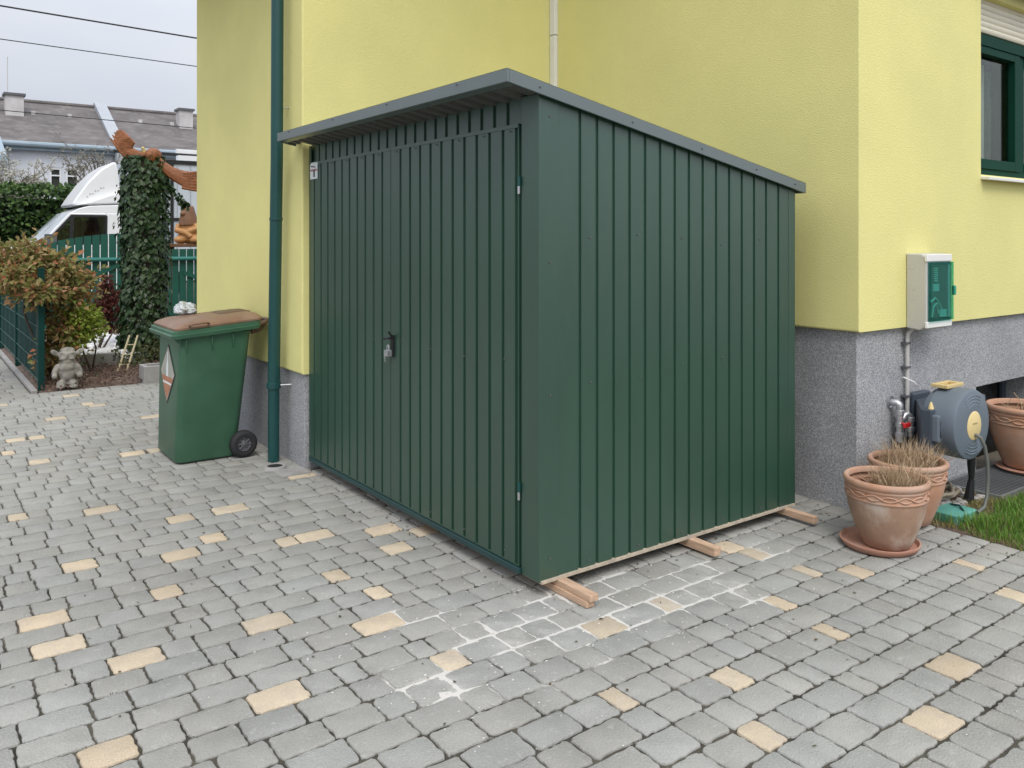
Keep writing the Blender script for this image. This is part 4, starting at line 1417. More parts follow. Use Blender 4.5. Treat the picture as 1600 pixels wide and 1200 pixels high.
for i in range(44000):
    x, y = rnd(4.64, 7.6), rnd(.9, 2.72)
    if x < gedge(y) or (x > 5.48 and y > 2.34): continue
    if 4.825 < x < 5.065 and 2.295 < y < 2.475: continue
    nearwall = (y - 2.05) / .5 + .35 * mnoise.noise(Vector((x * 3, y * 3, 1)))
    fringe = (x - gedge(y)) < .07
    dry = nearwall > .55 or (fringe and rnd(0, 1) < .55) or rnd(0, 1) < .06
    if nearwall > .9 and rnd(0, 1) < .55: continue
    p_ = Vector((x, y, -.02))
    a = rnd(0, 6.28)
    L_ = rnd(.04, .11) * (.6 if dry else 1) * (.75 + .5 * mnoise.noise(Vector((x * 4, y * 4, 7))))
    b = Vector((math.cos(a), math.sin(a), -.4)) * L_ * rnd(.1, .55)
    (dg if dry else lg).blade(p_, Vector((rnd(-.3, .3), rnd(-.3, .3), 1)).normalized(), Vector((math.cos(a + 1.57), math.sin(a + 1.57), 0)), max(.02, L_), rnd(.003, .006), b)
for i in range(9000):
    x, y = rnd(4.64, 12), rnd(-3, 2.3)
    if x < 7.6 and y > .9: continue
    if x < 4.72: continue
    a = rnd(0, 6.28); L_ = rnd(.05, .1)
    lg.blade(Vector((x, y, -.02)), Vector((rnd(-.3, .3), rnd(-.3, .3), 1)).normalized(), Vector((math.cos(a), math.sin(a), 0)), L_, rnd(.01, .02), rdir() * .02)
struct(lg.build('grass', M['grass'], origin=(0, 0, 0)), 'stuff')
struct(dg.build('dry_grass', M['drygrass'], origin=(0, 0, 0)), 'stuff')
# rubble between wall and lawn
rb = MB()
for i in range(90):
    x, y = rnd(4.75, 5.5), rnd(2.44, 2.72)
    rb.ell((x, y, rnd(-.015, .012)), (rnd(.012, .04), rnd(.012, .03), rnd(.008, .022)), 7, 5, Matrix.Rotation(rnd(0, 3), 3, 'Z'))
struct(rb.build('gravel', mat('grey_rubble', (.34, .32, .30), .9, island=.35), smooth=True), 'stuff')

# ------------------------------------------------------------------ front garden
BY = 9.93
sb = MB()
nx, ny = 60, 60
for j in range(ny + 1):
    for i in range(nx + 1):
        x = 1.16 + (5.6 - 1.16) * i / nx; y = BY + (15.2 - BY) * j / ny
        e = min(1, (y - BY) / .5, (x - 1.16) / .3 + .2)
        sb.v.append((x, y, -.02 + e * (.06 + .05 * mnoise.noise(Vector((x * 2, y * 2, 5))) + .025 * mnoise.noise(Vector((x * 9, y * 9, 2))))))
for j in range(ny):
    for i in range(nx):
        a = j * (nx + 1) + i
        sb.f.append((a, a + 1, a + nx + 2, a + nx + 1)); sb.mi.append(0)
M['bedsoil'] = mat('bed_soil', (.115, .08, .062), .95, var=.5, scale=22, bump=1, bscale=40, col2=(.24, .17, .13), c2scale=18, c2lo=.5, c2hi=.66)
struct(sb.build('flower_bed_soil', M['bedsoil'], origin=(0, 0, 0), smooth=True))
# mulch crumbs and leaf litter
lt = MB()
for i in range(2600):
    x, y = rnd(1.18, 3.2), BY + abs(random.gauss(0, .9))
    if y > 14: continue
    lt.leaf(Vector((x, y, .03 + min(1, (y - BY) / .5) * .04 + rnd(-.02, .03))), rdir() + Vector((0, 0, .1)), Vector((rnd(-.4, .4), rnd(-.4, .4), 1)), rnd(.02, .05), rnd(.015, .03))
struct(lt.build('leaf_litter', leaf_mat('litter', [(.10, .06, .045), (.19, .12, .09), (.27, .19, .15), (.14, .085, .05)], .9), origin=(0, 0, 0)), 'stuff')

# mesh fence with privacy strips
def fence_post(label, y, z1):
    p = MB(); p.box(1.165, 1.225, y - .03, y + .03, -.05, z1); p.box(1.162, 1.228, y - .033, y + .033, z1 + .0005, z1 + .012)
    return tag(p.build('fence_post', M['meshgreen'], bevel=.004), label, 'fence post', 'posts of the green mesh fence')
fence_post('tall dark green fence post beside the stone gnome', 10.10, 1.29)
fence_post('far dark green fence post at the left edge of the photo', 12.3, 1.10)
fence_post('farthest dark green fence post next to the gate', 14.45, 1.10)
fp = thing('mesh_fence', 'dark green mesh fence with privacy strips along the path', 'fence', (1.195, 12, 0))
for ya, yb in ((10.135, 12.265), (12.335, 14.415)):
    s_ = MB()
    z = .10
    while z < 1.02:
        s_.box(1.185, 1.190, ya, yb, z, z + .186); z += .19
    s_.build('privacy_strips', M['meshgreen'], fp)
    wv = MB()
    for z in (.095, .285, .475, .665, .855, 1.045):
        wv.box(1.172, 1.179, ya, yb, z, z + .008)
    y = ya + .12
    while y < yb:
        wv.box(1.168, 1.1715, y, y + .006, .04, 1.06); y += .55
    wv.build('wire_mesh', M['meshwire'], fp)

def ell_leaves(mb, c, r, n, ls, lw, shell=.55, droop=.2):
    for i in range(n):
        d = rdir()
        k = shell + (1 - shell) * rnd(0, 1)
        ns = 1 + .28 * mnoise.noise(Vector((d.x * 2.3 + c[0], d.y * 2.3 + c[1], d.z * 2.3)))
        p = Vector((c[0] + d.x * r[0] * k * ns, c[1] + d.y * r[1] * k * ns, c[2] + d.z * r[2] * k * ns))
        ld = (d + rdir() * .9 + Vector((0, 0, -droop))).normalized()
        mb.leaf(p, ld, (rdir() + Vector((0, 0, .8))).normalized(), ls * rnd(.6, 1.3), lw * rnd(.6, 1.3))
def branches(mb, base, tips, r0):
    for tpt in tips:
        a, b = Vector(base), Vector(tpt)
        mid = a.lerp(b, .5) + rdir() * (b - a).length * .1
        mb.tube([a, a.lerp(mid, .5), mid, mid.lerp(b, .5) + rdir() * .02, b], [r0, r0 * .8, r0 * .6, r0 * .4, r0 * .2], 6)

mp_ = thing('maple_shrub', 'shrub with orange, red and olive leaves spilling over the mesh fence', 'shrub', (1.3, 10.7, 0))
f = MB()
lobes = [((1.02, 10.55, 1.28), (.42, .36, .27), 1500), ((1.36, 10.55, 1.28), (.33, .33, .22), 1100), ((1.60, 10.75, 1.10), (.23, .3, .24), 750),
         ((1.20, 10.36, 1.05), (.30, .22, .22), 800), ((.78, 10.8, 1.28), (.35, .35, .3), 800), ((1.5, 10.6, .86), (.27, .27, .28), 800),
         ((1.44, 10.5, .52), (.25, .25, .26), 650), ((1.36, 10.45, .32), (.22, .2, .2), 350), ((1.12, 10.6, 1.50), (.22, .25, .12), 350), ((1.17, 10.0, 1.06), (.13, .07, .10), 330), ((.95, 10.2, 1.22), (.2, .15, .14), 350)]
for c, r, n in lobes:
    ell_leaves(f, c, r, int(n * .62), .078, .052, .2)
for i in range(46):         # stray shoots
    c, r, n = random.choice(lobes)
    d = rdir(); d.z = abs(d.z) * .7
    p0 = Vector(c) + Vector((d.x * r[0], d.y * r[1], d.z * r[2])) * .8
    for k in range(9):
        f.leaf(p0 + d * (.03 * k) + rdir() * .02, d + rdir() * .8, rdir() + Vector((0, 0, .8)), rnd(.045, .08), rnd(.03, .05))
f.build('foliage', M['maple'], mp_)
f = MB(); branches(f, (1.35, 10.75, .02), [c for c, r, n in lobes if c[0] > 1.1] + [(1.5, 10.6, 1.5), (1.1, 10.6, 1.6), (1.3, 10.5, .9)], .02)
f.build('stems', M['bark'], mp_)
ys = thing('yellow_green_shrub', 'small bright yellow green bush next to the red leaved shrub', 'shrub', (1.78, 11.0, 0))
f = MB()
for c, r, n in (((1.66, 10.5, .72), (.20, .2, .17), 800), ((1.74, 10.5, .60), (.17, .16, .16), 500), ((1.58, 10.45, .50), (.15, .15, .14), 350)):
    ell_leaves(f, c, r, n, .05, .032, .3)
f.build('foliage', M['maplegreen'], ys)
f = MB(); branches(f, (1.80, 10.8, .03), [(1.66, 10.5, .7), (1.74, 10.5, .6), (1.6, 10.45, .5), (1.8, 10.6, .7)], .014)
f.build('stems', M['bark'], ys)
rs = thing('red_shrub', 'small dark red leaved shrub in front of the green gate', 'shrub', (2.25, 12.2, 0))
f = MB()
for c, r, n in (((2.22, 12.2, .88), (.15, .15, .16), 420), ((2.38, 12.2, .72), (.22, .2, .15), 520), ((2.16, 12.2, .66), (.17, .15, .15), 340), ((2.30, 12.2, .52), (.14, .14, .16), 280), ((2.20, 12.2, 1.04), (.08, .08, .08), 90)):
    ell_leaves(f, c, r, n, .06, .035, .3)
f.build('foliage', M['redleaf'], rs)
f = MB(); branches(f, (2.02, 11.9, .03), [(2.22, 12.2, .9), (2.38, 12.2, .75), (2.16, 12.2, .7), (2.3, 12.2, .5)], .016)
f.build('stems', M['bark'], rs)

# gnome
gx, gy = 1.435, 10.05
gn = MB()
E_ = lambda dx, dy, z, rx, ry, rz, rot=None: gn.ell((gx + dx, gy + dy, z), (rx, ry, rz), 16, 10, rot)
E_(0, 0, .16, .085, .075, .10); E_(0, -.02, .235, .082, .07, .075)
E_(-.055, -.02, .045, .05, .07, .045); E_(.055, -.02, .045, .05, .07, .045)
E_(-.06, -.06, .022, .045, .055, .022); E_(.06, -.06, .022, .045, .055, .022)
E_(-.105, -.015, .19, .035, .04, .075, Matrix.Rotation(.35, 3, 'Y')); E_(.105, -.015, .19, .035, .04, .075, Matrix.Rotation(-.35, 3, 'Y'))
E_(-.115, -.05, .135, .03, .035, .03); E_(.115, -.05, .135, .03, .035, .03)
E_(0, -.01, .345, .085, .075, .075); E_(0, 0, .40, .07, .065, .03)
E_(0, -.085, .345, .018, .025, .03); E_(-.035, -.075, .315, .045, .02, .014); E_(.035, -.075, .315, .045, .02, .014)
E_(-.035, -.07, .375, .03, .014, .009); E_(.035, -.07, .375, .03, .014, .009)
E_(0, -.06, .285, .05, .03, .03)
E_(-.115, .0, .375, .05, .014, .028, Matrix.Rotation(.6, 3, 'Y')); E_(.115, .0, .375, .05, .014, .028, Matrix.Rotation(-.6, 3, 'Y'))
gn.v = [(gx + (x - gx) * 1.02, y, z * 1.02) for x, y, z in gn.v]
# turn the figure towards the driveway
ca, sa_ = math.cos(-.15), math.sin(-.15)
gn.v = [(gx + (x - gx) * ca - (y - gy) * sa_, gy + (x - gx) * sa_ + (y - gy) * ca, z + .01) for x, y, z in gn.v]
o = gn.build('stone_gnome', M['stonegnome'])
remesh(o, .008)
tag(o, 'weathered grey stone gnome with big ears and a moustache beside the fence post', 'garden gnome')

# slab edging and blocks
s_ = MB(); s_.box(1.76, 2.17, 11.18, 11.24, -.03, .21)
tag(s_.build('edging_slab', M['concrete'], bevel=.006), 'grey concrete slab standing on edge before the white pebbles', 'concrete slab')
s_ = MB()
bx0, bx1, by0, by1, bz = 2.17, 2.62, 9.86, 10.12, .19
loft(s_, [[(bx0, by0, -.03), (bx1, by0, -.03), (bx1, by1, -.03), (bx0, by1, -.03)], [(bx0, by0, bz), (bx1, by0, bz), (bx1, by1, bz), (bx0, by1, bz)],
          [(bx0 + .05, by0 + .05, bz), (bx1 - .05, by0 + .05, bz), (bx1 - .05, by1 - .05, bz), (bx0 + .05, by1 - .05, bz)],
          [(bx0 + .05, by0 + .05, .06), (bx1 - .05, by0 + .05, .06), (bx1 - .05, by1 - .05, .06), (bx0 + .05, by1 - .05, .06)]])
tag(s_.build('concrete_block', M['concrete'], bevel=.005), 'hollow grey concrete block at the bed edge behind the bin', 'concrete block')
# ladder
ld_ = MB()
a0, a1, b0, b1 = Vector((2.06, 10.72, .03)), Vector((2.30, 11.25, .40)), Vector((2.15, 10.68, .03)), Vector((2.385, 11.2, .40))
for p_, q_ in ((a0, a1), (b0, b1)):
    ld_.tube([p_, q_], .012, 6)
for t_ in (.2, .47, .74):
    ld_.tube([a0.lerp(a1, t_), b0.lerp(b1, t_)], .009, 6)
tag(ld_.build('toy_ladder', mat('pale_stick', (.48, .41, .26), .8)), 'small pale stick ladder leaning in the bed by the ivy', 'toy ladder')
# pebbles
pb = MB()
for i in range(420):
    x, y = rnd(1.85, 3.0), rnd(11.3, 13.3)
    if ((x - 2.36) / .55) ** 2 + ((y - 12.2) / .95) ** 2 > 1: continue
    pb.ell((x, y, .09 + (y - 11.3) * .055 + rnd(0, .05)), (rnd(.035, .075), rnd(.035, .07), rnd(.03, .05)), 8, 6, Matrix.Rotation(rnd(0, 3), 3, 'Z'))
struct(pb.build('white_pebbles', M['pebble'], origin=(2.3, 12, 0), smooth=True), 'stuff')

# ivy covered trunk
ix, iy, ir, ih = 2.60, 11.78, .235, 2.64
iv = thing('ivy_trunk', 'tall tree stump thickly covered in dark ivy below the carved eagle', 'tree stump', (ix, iy, 0))
f = MB(); f.tube([(ix, iy, 0), (ix + .01, iy, 1), (ix, iy, 2), (ix, iy, ih)], [ir * .9, ir * .82, ir * .82, ir * .85], 20)
f.build('trunk', M['bark'], iv, smooth=True)
f = MB()
for i in range(5200):
    a = rnd(0, 2 * PI); z = rnd(.02, ih + .02)
    bulge = 1 + .16 * mnoise.noise(Vector((math.cos(a) * 1.6, math.sin(a) * 1.6, z * 1.3))) + (.12 if z < .5 else 0) * (.5 - z) * 2
    r_ = ir * bulge + (rnd(-.01, .055) if rnd(0, 1) < .93 else rnd(.04, .12))
    d = Vector((math.cos(a), math.sin(a), 0))
    p_ = Vector((ix, iy, z)) + d * r_
    ld2 = (Vector((0, 0, -1)) + d * rnd(.1, .7) + Vector((-d.y, d.x, 0)) * rnd(-.7, .7)).normalized()
    sz = rnd(.035, .10); f.leaf(p_, ld2, (d + rdir() * .45 + Vector((0, 0, .3))).normalized(), sz, sz * rnd(.75, 1), .12)
for i in range(160):        # strand hanging under the right wing
    t_ = rnd(0, 1)
    p_ = Vector((ix + .20 + .25 * t_, iy - .22 - .16 * t_, 2.42 - .62 * t_ + .25 * t_ * t_ + rnd(-.05, .05)))
    f.leaf(p_, rdir() + Vector((0, 0, -.6)), rdir() + Vector((-.3, -.8, .2)), rnd(.04, .075), rnd(.035, .06), .12)
for i in range(420):
    a = rnd(0, 2 * PI); r_ = ir * math.sqrt(rnd(0, 1))
    f.leaf(Vector((ix + r_ * math.cos(a), iy + r_ * math.sin(a), ih + rnd(-.02, .05))), rdir(), rdir() + Vector((0, 0, .8)), rnd(.04, .08), rnd(.035, .07), .12)
f.build('ivy_leaves', M['ivy'], iv)
gi = MB()
for i in range(1500):
    a = rnd(0, 2 * PI); r_ = abs(random.gauss(0, .5))
    x, y = ix + .05 + r_ * math.cos(a) * .9, iy - .35 + r_ * math.sin(a) * 1.0
    if y < BY + .35: continue
    gi.leaf(Vector((x, y, .06 + .16 * math.exp(-r_ * 3) + rnd(0, .08))), rdir() + Vector((0, 0, .2)), rdir() + Vector((0, 0, 1)), rnd(.04, .08), rnd(.03, .06), .15)
struct(gi.build('ivy_ground_cover', M['ivyground'], origin=(0, 0, 0)), 'stuff')

# carved eagle on the stump (faces away, one wing raised, the other lowered)
eg = MB()
U = Vector((.8063, -.5916, 0)); Vd = Vector((.5916, .8063, 0))      # across / away from the driveway
eo = Vector((ix, iy - .05, ih + .03))
def EP(u, v, z): return eo + U * u + Vd * v + Vector((0, 0, z))
def wing(root, mid, tip, wr, wm, wt_, up):
    pts = []
    N = 12
    for i in range(N + 1):
        t = i / N
        c = (1 - t) ** 2 * root + 2 * t * (1 - t) * mid + t * t * tip
        wdt = wr * (1 - t) ** 2 + 2 * t * (1 - t) * wm + t * t * wt_
        pts.append((c, wdt))
    vs, fs = [], []
    K = 8
    for i, (c, wdt) in enumerate(pts):
        for k in range(K):
            t = 2 * PI * k / K
            vs.append(c + up * wdt * .5 * math.cos(t) + Vd * .035 * math.sin(t))
    for i in range(N):
        for k in range(K):
            fs.append((i * K + k, i * K + (k + 1) % K, (i + 1) * K + (k + 1) % K, (i + 1) * K + k))
    fs.append(tuple(range(K))); fs.append(tuple(range(N * K, (N + 1) * K))[::-1])
    eg.add(vs, fs)
    return pts
# left wing, raised
wing(EP(.08, 0, .0), EP(-.16, 0, .0), EP(-.36, .0, .20), .17, .17, .23, Vector((0, 0, 1)))
for i in range(8):
    q = i / 7
    a = EP(-.27 + .12 * q, -.005, .03 + .17 * q)
    b = EP(-.455 + .19 * q, -.03, .19 + .20 * math.sin(q * 1.75 + .45))
    eg.tube([a, a.lerp(b, .5) + Vd * -.02, b], [.024, .022, .010], 8)
# body, tail and head
eg.ell(EP(.10, 0, .05), (.11, .10, .10), 14, 10)
eg.ell(EP(.10, -.07, .02), (.07, .06, .10), 12, 8)
# right wing, lowered and spread
wing(EP(.12, 0, .04), EP(.28, -.02, -.20), EP(.58, -.04, -.28), .16, .15, .24, Vector((.12, .05, 1)).normalized())
for i in range(7):
    q = i / 6
    a = EP(.50 + .03 * q, -.045, -.38 + .18 * q)
    b = EP(.80 + .03 * math.sin(q * 3), -.06, -.44 + .27 * q)
    eg.tube([a, a.lerp(b, .5) + Vd * -.02, b], [.022, .020, .010], 8)
ego = eg.build('carved_eagle', M['carved'], origin=tuple(eo))
remesh(ego, .0085)
tag(ego, 'reddish carved wooden eagle with spread wings on top of the ivy stump', 'wood carving')
bk = MB(); bk.tube([EP(-.02, .02, .05), EP(-.03, .02, .115), EP(-.045, .0, .15), EP(-.05, -.02, .14)], [.026, .026, .022, .008], 10)
bk.build('pale_head', mat('pale_wood', (.62, .50, .22), .6), ego, smooth=True)

# ------------------------------------------------------------------ gate and fence to the street
GY = 15.4
def picket_gate(label, cat, x0, x1, topf, brace, grp):
    t = thing('picket_gate', label, cat, ((x0 + x1) / 2, GY, 0), grp)
    x = x0
    b = MB()
    while x < x1 - .05:
        z1 = topf(x + .05)
        z2 = topf(x + .105)
        b.add([(x, GY, .17), (x + .112, GY, .17), (x + .112, GY + .02, .17), (x, GY + .02, .17),
               (x, GY, z1), (x + .112, GY, z2), (x + .112, GY + .02, z2), (x, GY + .02, z1)],
              [(0, 3, 2, 1), (4, 5, 6, 7), (0, 1, 5, 4), (1, 2, 6, 5), (2, 3, 7, 6), (3, 0, 4, 7)])
        x += .128
    b.build('pickets', M['gategreen'], t)
    r_ = MB(); r_.tube([(x0 - .03, GY - .045, 1.27), (x1 + .03, GY - .045, 1.27)], .036, 10)
    r_.build('top_rail', M['railteal'], t, smooth=True)
    r_ = MB(); r_.box(x0, x1, GY - .035, GY - .002, .15, .24); r_.box(x0, x1, GY - .03, GY - .002, .27, .36)
    r_.build('bottom_rail', M['gategreen'], t)
    r_ = MB()
    (xa, za), (xb, zb_) = brace
    r_.prism([(xa, za), (xb, zb_), (xb, zb_ + .075), (xa, za + .075)], 'y', GY - .03, GY - .002)
    r_.build('brace', M['gategreen'], t)
    return t
picket_gate('left arched green picket gate behind the red shrub', 'gate', 1.55, 3.12, lambda x: 1.44 + .27 * math.sin(min(1, max(0, (x - 1.5) / 1.6)) * PI / 2), ((2.15, .78), (3.05, 1.16)), 'green wooden gates')
picket_gate('straight green picket fence right of the ivy stump', 'fence', 3.72, 5.9, lambda x: 1.44, ((4.05, .98), (5.4, .40)), 'green wooden gates')
gp = MB(); gp.box(3.15, 3.25, GY - .03, GY + .05, 0, 1.70)
tag(gp.build('gate_post', mat('tan_post', (.46, .38, .22), .8)), 'narrow tan gate post between gate and ivy stump', 'post')
gw = MB(); gw.box(1.3, 6.5, GY - .1, GY + .1, -.05, .14)
tag(gw.build('low_wall', mat('yellowish_wall', (.42, .35, .18), .9, var=.15)), 'low yellowish wall under the green picket gate', 'wall')
fl2 = MB(); fl2.box(1.2, 1.28, GY - .06, GY + .06, -.05, 1.5)
tag(fl2.build('gate_post', M['gategreen']), 'dark green gate post half hidden behind the orange shrub', 'post')

# carved bear on a plank
px_, py_ = 4.22, 15.75
pk = MB(); pk.box(3.78, 4.75, py_ - .22, py_ + .22, 1.475, 1.535)
pko = pk.build('plank_table', M['carveddark'], bevel=.01)
tag(pko, 'brown plank top on posts carrying the carved bear', 'plank')
pp = MB(); pp.box(3.85, 3.95, py_ - .1, py_ + .1, -.05, 1.475); pp.box(4.55, 4.65, py_ - .1, py_ + .1, -.05, 1.475)
pp.build('leg', M['carveddark'], pko)
be = MB()
def BP(u, v, z): return Vector((px_, py_, 1.535)) + U * u + Vd * v + Vector((0, 0, z))
RU = Matrix.Rotation(-math.atan2(.5916, .8063), 3, 'Z')
be.ell(BP(.03, 0, .16), (.21, .17, .17), 16, 10, RU)
be.ell(BP(-.10, -.09, .07), (.12, .12, .075), 14, 8, RU); be.ell(BP(.17, -.09, .07), (.11, .12, .075), 14, 8, RU)
be.ell(BP(.02, 0, .31), (.175, .14, .14), 16, 10, RU)
be.tube([BP(-.14, -.06, .34), BP(-.16, -.12, .24), BP(.02, -.17, .20), BP(.12, -.17, .12)], [.06, .055, .05, .045], 10)
be.tube([BP(.17, -.06, .34), BP(.20, -.12, .26), BP(.06, -.16, .22)], [.06, .055, .045], 10)
beo = be.build('carved_bear', M['carvedtan'], origin=(px_, py_, 1.535))
remesh(beo, .012)
tag(beo, 'carved wooden bear sitting on the plank right of the ivy stump', 'wood carving')
bh = MB()
bh.tube([BP(.0, 0, .33), BP(0, 0, .45), BP(-.005, 0, .56), BP(-.01, 0, .64), BP(-.01, 0, .675)], [.175, .155, .128, .112, .10], 18)
bh.ell(BP(-.05, -.10, .54), (.06, .07, .05), 12, 8, RU)
bh.ell(BP(-.085, 0, .66), (.035, .03, .035), 10, 6, RU); bh.ell(BP(.065, 0, .66), (.035, .03, .035), 10, 6, RU)
bho = bh.build('head', M['carveddark'], beo)
remesh(bho, .012)

# ------------------------------------------------------------------ truck on the street
TY0, TY1 = 20.4, 22.4
tk = thing('box_truck', 'white box truck with a roof wind deflector parked behind the gate', 'truck', (4.5, 21.4, 0))
b = MB()
b.prism([(1.05, .45), (1.02, .95), (1.15, 1.12), (1.95, 1.42), (2.2, 1.50), (4.02, 1.50), (4.02, .45)], 'y', TY0, TY1)
b.prism([(2.95, 2.18), (3.15, 2.30), (3.35, 2.36), (4.02, 2.40), (4.02, 2.20)], 'y', TY0 + .03, TY1 - .03)         # roof
b.prism([(3.69, 1.50), (4.02, 1.50), (4.02, 2.20), (3.70, 2.20)], 'y', TY0 + .01, TY0 + .08)
b.prism([(3.58, 1.50), (4.02, 1.50), (4.02, 2.20), (3.62, 2.20)], 'y', TY1 - .08, TY1 - .01)
b.box(3.95, 4.02, TY0 + .08, TY1 - .08, 1.50, 2.2)
for ya, yb in ((TY0 + .01, TY0 + .08), (TY1 - .08, TY1 - .01)):
    b.prism([(2.36, 1.48), (2.45, 1.50), (3.03, 2.19), (2.95, 2.19)], 'y', ya, yb)
    b.prism([(2.93, 2.19), (3.0, 2.15), (3.7, 2.15), (3.70, 2.20)], 'y', ya, yb)
b.build('cab', M['truck'], tk, bevel=.03, seg=3)
b = MB()
for i in range(12):
    ya, yb = TY0 + .09 + (TY1 - TY0 - .18) * i / 12, TY0 + .09 + (TY1 - TY0 - .18) * (i + 1) / 12
    fa_, fb_ = .22 * math.sin(PI * i / 12), .22 * math.sin(PI * (i + 1) / 12)
    b.quad((2.37 - fa_, ya, 1.47), (2.37 - fb_, yb, 1.47), (2.97 - fb_ * .55, yb, 2.20), (2.97 - fa_ * .55, ya, 2.20))
b.build('windscreen', M['screen'], tk)
b = MB(); b.prism([(3.02, 1.53), (3.66, 1.53), (3.67, 2.12), (3.06, 2.12)], 'y', TY0 + .03, TY0 + .036)
b.build('side_window', M['glasscar'], tk)
b = MB(); b.prism([(2.50, 1.53), (2.95, 1.53), (2.95, 2.06)], 'y', TY0 + .03, TY0 + .036)
b.build('side_window', M['glasscar'], tk)
b = MB()
b.prism([(2.95, 1.50), (3.02, 1.50), (3.05, 2.15), (2.97, 2.10)], 'y', TY0 + .005, TY0 + .05)
b.prism([(2.44, 1.50), (2.50, 1.50), (2.97, 2.06), (2.97, 2.13)], 'y', TY0 + .006, TY0 + .05)
b.prism([(2.46, 1.49), (3.7, 1.49), (3.7, 1.535), (2.46, 1.535)], 'y', TY0 + .004, TY0 + .05)
b.prism([(3.0, 2.11), (3.7, 2.11), (3.7, 2.155), (3.02, 2.155)], 'y', TY0 + .004, TY0 + .05)
b.prism([(3.66, 1.5), (3.71, 1.5), (3.72, 2.14), (3.67, 2.14)], 'y', TY0 + .003, TY0 + .05)
b.build('window_trim', M['black'], tk)
b = MB(); b.box(2.2, 3.95, TY0 + .12, TY1 - .12, 1.40, 1.52); b.box(3.3, 3.5, TY0 + .25, TY0 + .75, 1.5, 2.05); b.box(3.3, 3.5, TY1 - .75, TY1 - .25, 1.5, 2.05)
b.build('seats', M['black'], tk, bevel=.04)
b = MB()
prof_d = [(3.02, 2.38), (3.12, 2.55), (3.35, 2.90), (3.62, 3.20), (3.85, 3.36), (3.93, 3.37), (3.97, 3.2), (4.04, 2.72), (4.05, 2.45)]
b.prism(prof_d, 'y', TY0 + .16, TY1 - .16)
b.prism([(3.02, 2.36), (4.06, 2.42), (4.06, 2.70), (3.75, 2.62), (3.35, 2.46)], 'y', TY0 + .03, TY1 - .03)
b.build('wind_deflector', M['truck'], tk, bevel=.06, seg=4, smooth=True)
b = MB()
for k in range(7):
    x = 3.32 + k * .055
    b.box(x, x + .028, TY0 + .150, TY0 + .158, 2.56 + k * .035 + .02 * (k % 2), 2.58 + k * .035 + .03 * (k % 2))
b.build('faded_lettering', mat('grey_print', (.42, .44, .44), .6), tk)
b = MB(); b.box(2.46, 2.68, TY0 - .26, TY0 - .10, 1.42, 1.73); b.tube([(2.58, TY0 - .12, 1.5), (2.62, TY0 + .01, 1.45)], .02, 8)
b.build('wing_mirror', M['chrome'], tk, bevel=.03, seg=3)
b = MB()
b.box(4.18, 9.2, TY0 - .02, TY1 + .02, .85, 3.42)
bx = b.build('cargo_box', M['truckbox'], tk, bevel=.01)
b = MB()
x = 4.30
while x < 9.1:
    b.box(x, x + .02, TY0 - .032, TY0 - .0205, .9, 3.38); x += .30
b.build('panel_ribs', M['parapet'], bx)
b = MB()
b.box(4.14, 9.24, TY0 - .05, TY0 - .021, 3.38, 3.47); b.box(4.14, 9.24, TY0 - .05, TY0 - .021, 2.05, 2.12); b.box(5.05, 5.12, TY0 - .06, TY0 - .033, .85, 3.38)
b.box(3.9, 9.3, TY0 + .3, TY0 + .36, 3.60, 3.67)
b.build('dark_frame', M['black'], bx)
b = MB(); b.box(5.25, 5.75, TY0 + .05, TY0 + .25, 3.48, 3.60); b.box(5.3, 5.8, TY0 + .38, TY0 + .5, 3.66, 3.78)
b.build('white_roof_panel', M['truck'], bx)
for x in (1.75, 7.6):
    for y_ in (TY0 + .02, TY1 - .24):
        w_ = MB(); w_.lathe([(.0, 0), (.2, 0), (.3, .01), (.34, .04), (.34, .18), (.3, .21), (0, .21)], (x, y_, .34), 28, 'y')
        w_.build('wheel', M['tyre'], tk, smooth=True)

# ------------------------------------------------------------------ hedge
hg = thing('clipped_hedge', 'dark green hedge behind the truck on the far side of the street', 'hedge', (1.5, 27, 0))
f = MB()
for i in range(15000):
    x = rnd(-9, 7)
    face = rnd(0, 1)
    top = 3.0 + .18 * mnoise.noise(Vector((x * .8, 2, 1))) + .12 * mnoise.noise(Vector((x * 3, 2, 1)))
    if face < .78:
        z = rnd(.6, top); y = 26.2 + .22 * mnoise.noise(Vector((x * 1.4, z * 1.4, 3))) + rnd(-.05, .22)
        d = Vector((0, -1, -.25))
    else:
        z = top + rnd(-.12, .1); y = rnd(26.2, 27.6); d = Vector((0, -.3, .5))
    f.leaf(Vector((x, y, z)), d + rdir() * .9, Vector((0, -1, .5)) + rdir() * .8, rnd(.10, .2), rnd(.09, .16), .15)
f.build('foliage', M['hedge'], hg)
f = MB(); f.box(-9, 7, 26.45, 27.5, .0, 2.75); f.build('inner_branches', mat('hedge_core', (.012, .02, .008), .95), hg)

